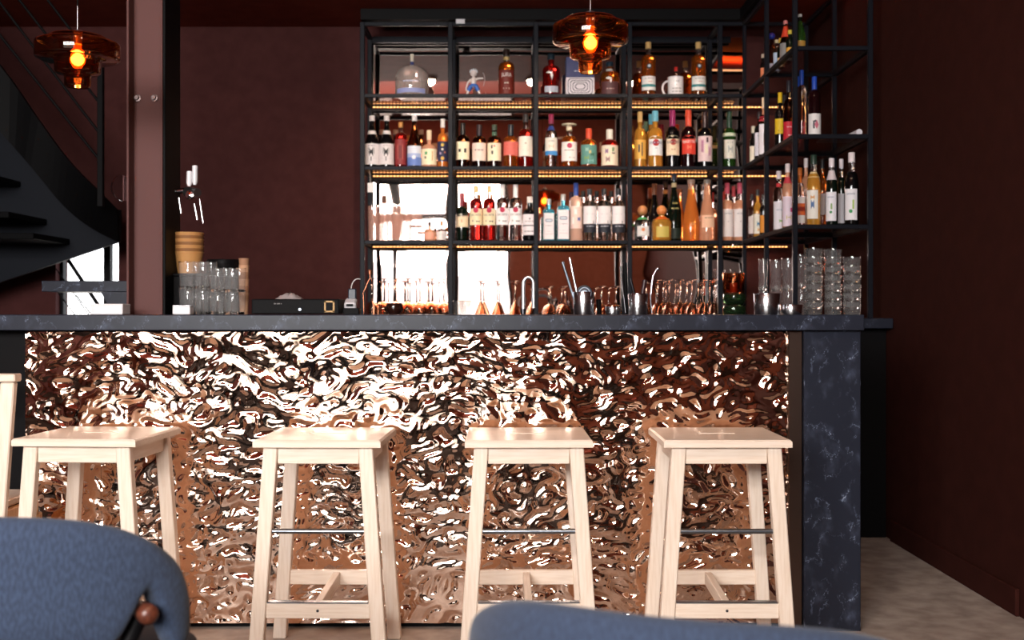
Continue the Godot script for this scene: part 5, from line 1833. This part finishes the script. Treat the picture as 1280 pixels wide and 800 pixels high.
	obj(g, "dish", mat("dark_glaze", Color(0.16, 0.08, 0.06), 0.12), t)
	g = Geo.new()
	g.lathe([Vector2(0.030, 0.040), Vector2(0.0, 0.046)], 20)
	obj(g, "filling", paint("2a1610", 0.7), t)
	# card reader at the shelf end
	t = thing("card_reader", "small white and black card reader beside the cash drawer", "card reader", Vector3(px_x(440, 4.92), 1.14, -4.92))
	g = Geo.new()
	g.box(Vector3(0, 0.014, 0), Vector3(0.07, 0.028, 0.08), 0.003)
	obj(g, "base", M.black, t)
	g = Geo.new()
	g.box(Vector3(-0.004, 0.045, 0.01), Vector3(0.05, 0.034, 0.06), 0.006, Basis(Vector3.RIGHT, 0.4))
	obj(g, "housing", paint("dcd8dc", 0.4), t)
	g = Geo.new()
	g.box(Vector3(-0.004, 0.040, 0.042), Vector3(0.03, 0.010, 0.004), 0.001)
	obj(g, "slot", M.black, t)
	g = Geo.new()
	g.box(Vector3(0.0, 0.085, -0.01), Vector3(0.035, 0.055, 0.02), 0.004)
	obj(g, "screen_back", paint("1c2030", 0.4), t)
	g = Geo.new()
	pts = []
	for i in 9:
		var a := PI - PI * 0.6 * i / 8
		pts.append(Vector3(0.025 + cos(a) * 0.03, 0.11 + sin(a) * 0.045, -0.01))
	g.tube(pts, 0.0022, 6)
	obj(g, "cable", paint("d8d0cc", 0.5), t)
	# copper cocktail picks holder: a slim bent wire stand
	t = thing("wire_stand", "thin bent copper wire stand next to the card reader", "stand", Vector3(px_x(457, 4.95), 1.14, -4.95))
	o = t.position
	g = Geo.new()
	g.tube([at(455, 392.6, 4.95) - o, at(454, 366, 4.95) - o, at(463, 346, 4.95) - o, at(461, 337, 4.95) - o], 0.0022, 6)
	obj(g, "wire", mat("copper_wire", Color(0.85, 0.55, 0.42), 0.25, 1.0), t)
	g = Geo.new()
	g.lathe([Vector2(0, 0), Vector2(0.009, 0.004), Vector2(0.010, 0.02), Vector2(0, 0.026)], 14)
	obj(g, "clip", mat("copper_wire", Color(0.85, 0.55, 0.42), 0.25, 1.0), t).position = at(462.5, 344, 4.95) - o
	# cash drawer
	t = thing("cash_drawer", "flat black cash drawer with a gold framed sticker", "cash drawer", Vector3(px_x(373, 4.9), 1.14, -4.93))
	var w := 109.0 * 4.85 / F
	g = Geo.new()
	g.box(Vector3(0, 0.034, 0), Vector3(w, 0.064, 0.20), 0.003)
	obj(g, "case", M.black, t)
	g = Geo.new()
	g.box(Vector3(0, 0.0335, 0.101), Vector3(w - 0.012, 0.054, 0.004), 0.001)
	var dr := obj(g, "drawer", M.black, t)
	g = Geo.new()
	g.lathe([Vector2(0, 0), Vector2(0.006, 0), Vector2(0.006, 0.004), Vector2(0, 0.004)], 12)
	var lk := obj(g, "lock", M.zinc, dr)
	lk.position = Vector3(0.02, 0.022, 0.103)
	lk.rotation.x = PI / 2
	g = Geo.new()
	for q in [[0, 0.021, 0.044, 0.007], [0, -0.021, 0.044, 0.007], [-0.0185, 0, 0.007, 0.05], [0.0185, 0, 0.007, 0.05]]:
		g.box(Vector3(0.145 + q[0], 0.034 + q[1], 0.1035), Vector3(q[2], q[3], 0.001))
	obj(g, "sticker_border", paint("c89a58", 0.5), dr)
	g = Geo.new()
	wrap_words(g, -1.0, 0.046, 0.03, 2.0, -0.075)
	for q in g.v.size():
		g.v[q].z += 0.1036
	obj(g, "lettering", paint("8a8484", 0.5), dr)
	# crumpled napkin on the drawer
	t = thing("paper_napkin", "crumpled white napkin lying on the cash drawer", "napkin", Vector3(px_x(361, 4.9), 1.206, -4.92))
	var nz := noise(FastNoiseLite.TYPE_SIMPLEX, 9.0, 3, 2)
	var p := []
	for i in 15:
		var c := []
		for j in 9:
			var u := -1.0 + i / 7.0
			var v := -1.0 + j / 4.0
			c.append(Vector3(u * 0.055, 0.002 + maxf(0.0, 1.0 - u * u) * maxf(0.0, 1.0 - v * v) * (0.022 + 0.02 * nz.get_noise_2d(u * 0.3, v * 0.3)), -v * 0.04))
		p.append(c)
	g = Geo.new()
	g.grid(p)
	obj(g, "sheet", paint("a89c9c", 0.8), t)
	g = Geo.new()
	g.box(Vector3(0, 0.001, 0), Vector3(0.11, 0.001, 0.08))
	obj(g, "underside", paint("a89c9c", 0.8), t)
	# glasses in rows behind the column
	var gl := 0
	for row in [[5.02, [[233, 0], [252, 0], [271, 0], [289, 0]]], [5.13, [[243, 0], [262, 0], [281, 0], [298, 0]]]]:
		for q in row[1]:
			var zz: float = row[0]
			var hh := EYE + (HORIZON - (327 if q[0] < 268 else 335)) / F * zz - 1.14
			var nm := ["first", "second", "third", "fourth"][gl % 4] as String
			var rw := "front" if gl < 4 else "rear"
			tumbler(px_x(q[0], zz), 1.14, zz, 9.3 * zz / F, hh * 0.52, "highball glass beside the column, %s of the %s row, lower layer" % [nm, rw], "highball glasses beside the column", false)
			tumbler(px_x(q[0], zz), 1.14 + hh * 0.48, zz, 9.3 * zz / F, hh * 0.52, "highball glass beside the column, %s of the %s row, upper layer" % [nm, rw], "highball glasses beside the column", false)
			gl += 1
	# paper cups stacked behind
	t = thing("black_crate", "black plastic crate under the paper cups beside the column", "crate", Vector3(px_x(252, 5.34), 1.12, -5.34))
	g = Geo.new()
	g.box(Vector3(0, 0.10, 0), Vector3(0.30, 0.20, 0.22), 0.006)
	obj(g, "body", M.black, t)
	g = Geo.new()
	g.box(Vector3(0, 0.203, 0), Vector3(0.315, 0.012, 0.235), 0.003)
	obj(g, "rim", M.black, t)
	cup_stack(236, 291, 5.3, 18.5, 7, "c08a50", "8f5f34", "brown kraft paper cup in the wide stack by the column", "stack of wide kraft cups", 0.10, 1.331)
	cup_stack(305, 323, 5.3, 6.5, 6, "c89a78", "a87a5c", "small beige paper cup in the narrow stack beside the lids", "stack of small beige cups", 0.12, 1.12)
	t = thing("lid_stack", "pile of black plastic cup lids behind the highball glasses", "lid stack", Vector3(px_x(280, 5.32), 1.331, -5.32))
	g = Geo.new()
	var pr := [Vector2(0, 0)]
	for i in 3:
		pr.append(Vector2(0.076, 0.022 * i))
		pr.append(Vector2(0.080, 0.022 * i + 0.012))
		pr.append(Vector2(0.076, 0.022 * i + 0.021))
	pr.append(Vector2(0, 0.066))
	g.lathe(pr, 30)
	obj(g, "lids", M.black, t)
	# work shelf behind the bar that carries cups and lids
	var ws := thing("service_shelf", "dark low service counter hidden behind the marble bar top", "counter", Vector3(-0.7, 0, -5.38))
	g = Geo.new()
	g.slab(Vector3(-0.72, 1.07, -0.20), Vector3(0.3, 1.12, 0.30), 0.003)
	obj(g, "board", M.black, ws)
	g = Geo.new()
	g.slab(Vector3(-0.70, 0, -0.18), Vector3(0.28, 1.07, 0.28))
	obj(g, "carcass", M.black, ws)
	# small white card stack in front of the glasses
	t = thing("white_tin", "shiny white tin at the foot of the steel column", "tin", Vector3(px_x(229, 4.9), 1.14, -4.9))
	g = Geo.new()
	g.box(Vector3(0, 0.018, 0), Vector3(0.075, 0.036, 0.06), 0.003)
	obj(g, "body", paint("e8e4e6", 0.3), t)
	g = Geo.new()
	g.box(Vector3(0, 0.038, 0), Vector3(0.078, 0.006, 0.063), 0.002)
	obj(g, "lid", M.steel, t)
	# beer tap on the column
	t = thing("beer_tap", "chrome beer tap with two handles fixed to the steel column", "beer tap", at(222, 240, 5.2))
	o = t.position
	g = Geo.new()
	g.tube([at(219, 239, 5.2) - o, at(236, 238, 5.2) - o], 0.013, 16)
	obj(g, "pipe", M.chrome, t)
	g = Geo.new()
	g.tube([at(234, 240, 5.2) - o, at(247, 241, 5.15) - o], [0.024, 0.020], 18)
	obj(g, "valve_body", M.satin, t)
	g = Geo.new()
	g.lathe([Vector2(0, -0.012), Vector2(0.018, -0.008), Vector2(0.021, 0), Vector2(0.018, 0.008), Vector2(0, 0.012)], 18)
	var kn := obj(g, "knob", M.chrome, t)
	kn.position = at(237, 244, 5.13) - o
	kn.rotation.x = PI / 2
	for q in [[236.5, 233, 214], [243.5, 231, 207]]:
		g = Geo.new()
		g.tube([at(q[0], q[1], 5.15) - o, at(q[0], q[1] - 4, 5.15) - o, at(q[0] + 0.3, q[2] + 1, 5.15) - o, at(q[0] + 0.3, q[2], 5.15) - o], [0.007, 0.0125, 0.0125, 0.010], 16)
		obj(g, "handle", paint("e6e4e8", 0.25), t)
	for q in [[223.5, 247, 226.5, 267], [243, 255, 246.5, 275], [249.5, 249, 254, 279]]:
		g = Geo.new()
		g.tube([at(q[0], q[1], 5.15) - o, at(q[2], q[3], 5.15) - o], 0.0045, 10)
		obj(g, "spout", M.steel, t)
	t = thing("chrome_rosette", "round chrome rosette on the far side of the steel column", "rosette", at(153, 235, 5.09))
	g = Geo.new()
	g.lathe([Vector2(0, 0), Vector2(0.058, 0), Vector2(0.058, 0.006), Vector2(0.045, 0.025), Vector2(0.028, 0.04), Vector2(0.018, 0.05), Vector2(0, 0.052)], 28)
	obj(g, "dish", M.chrome, t).basis = Basis(Vector3.UP, -0.45) * Basis(Vector3(0, 0, 1), PI / 2)

func cup_stack(px: float, ytop: float, z: float, half: float, n: int, c1: String, c2: String, label: String, group: String, cup_h: float, base: float) -> void:
	# nested cups standing upside up, rims showing as rings
	var R := half * z / F
	var top := EYE + (HORIZON - ytop) / F * z
	var step := (top - base - cup_h) / maxi(n - 1, 1)
	var g := Geo.new()
	g.lathe([Vector2(0, 0), Vector2(R * 0.72, 0), Vector2(R * 0.96, cup_h - 0.006), Vector2(R, cup_h - 0.006), Vector2(R, cup_h), Vector2(R * 0.93, cup_h), Vector2(R * 0.70, 0.006), Vector2(0, 0.006)], 28)
	var m := g.mesh()
	for i in n:
		var lab := label + ", %s from the bottom" % ["first", "second", "third", "fourth", "fifth", "sixth", "seventh", "eighth", "ninth"][i]
		var o := inst(m, "paper_cup", paint(c1 if i % 2 == 0 else c2, 0.7), self)
		o.position = Vector3(px_x(px, z), base + step * i, -z)
		tag(o, lab, "cup", group)

func steel_cup(px: float, z: float, half: float, hpx: float, label: String) -> void:
	var r := half * z / F
	var h := hpx * z / F
	var t := thing("steel_cup", label, "steel cup", Vector3(px_x(px, z), 1.14, -z))
	var g := Geo.new()
	g.lathe([Vector2(0, 0), Vector2(r * 0.9, 0), Vector2(r * 0.93, 0.003), Vector2(r * 0.985, h - 0.003), Vector2(r * 0.955, h), Vector2(r * 0.93, h - 0.002), Vector2(r * 0.88, 0.006), Vector2(0, 0.006)], 36)
	obj(g, "cup", M.steel, t)
	g = Geo.new()
	g.lathe([Vector2(r * 0.955, h - 0.004), Vector2(r * 1.0, h - 0.004), Vector2(r * 1.0, h + 0.001), Vector2(r * 0.955, h + 0.001), Vector2(r * 0.955, h - 0.004)], 36)
	obj(g, "rim", M.chrome, t)

func tool_rod(called: String, label: String, base: Vector3, top: Vector3, foot: Vector3, r: float, m: Material) -> void:
	var t := thing(called, label, called.get_slice("_", called.get_slice_count("_") - 1), foot)
	var d := top - foot
	var g := Geo.new()
	g.tube([Vector3.ZERO, d * 0.5, d * 0.95], [r * 0.75, r * 0.9, r], 12)
	obj(g, "shaft", m, t)
	g = Geo.new()
	g.tube([d * 0.95, d * 0.98, d], [r * 1.05, r * 1.1, r * 0.7], 12)
	obj(g, "tip", m, t)
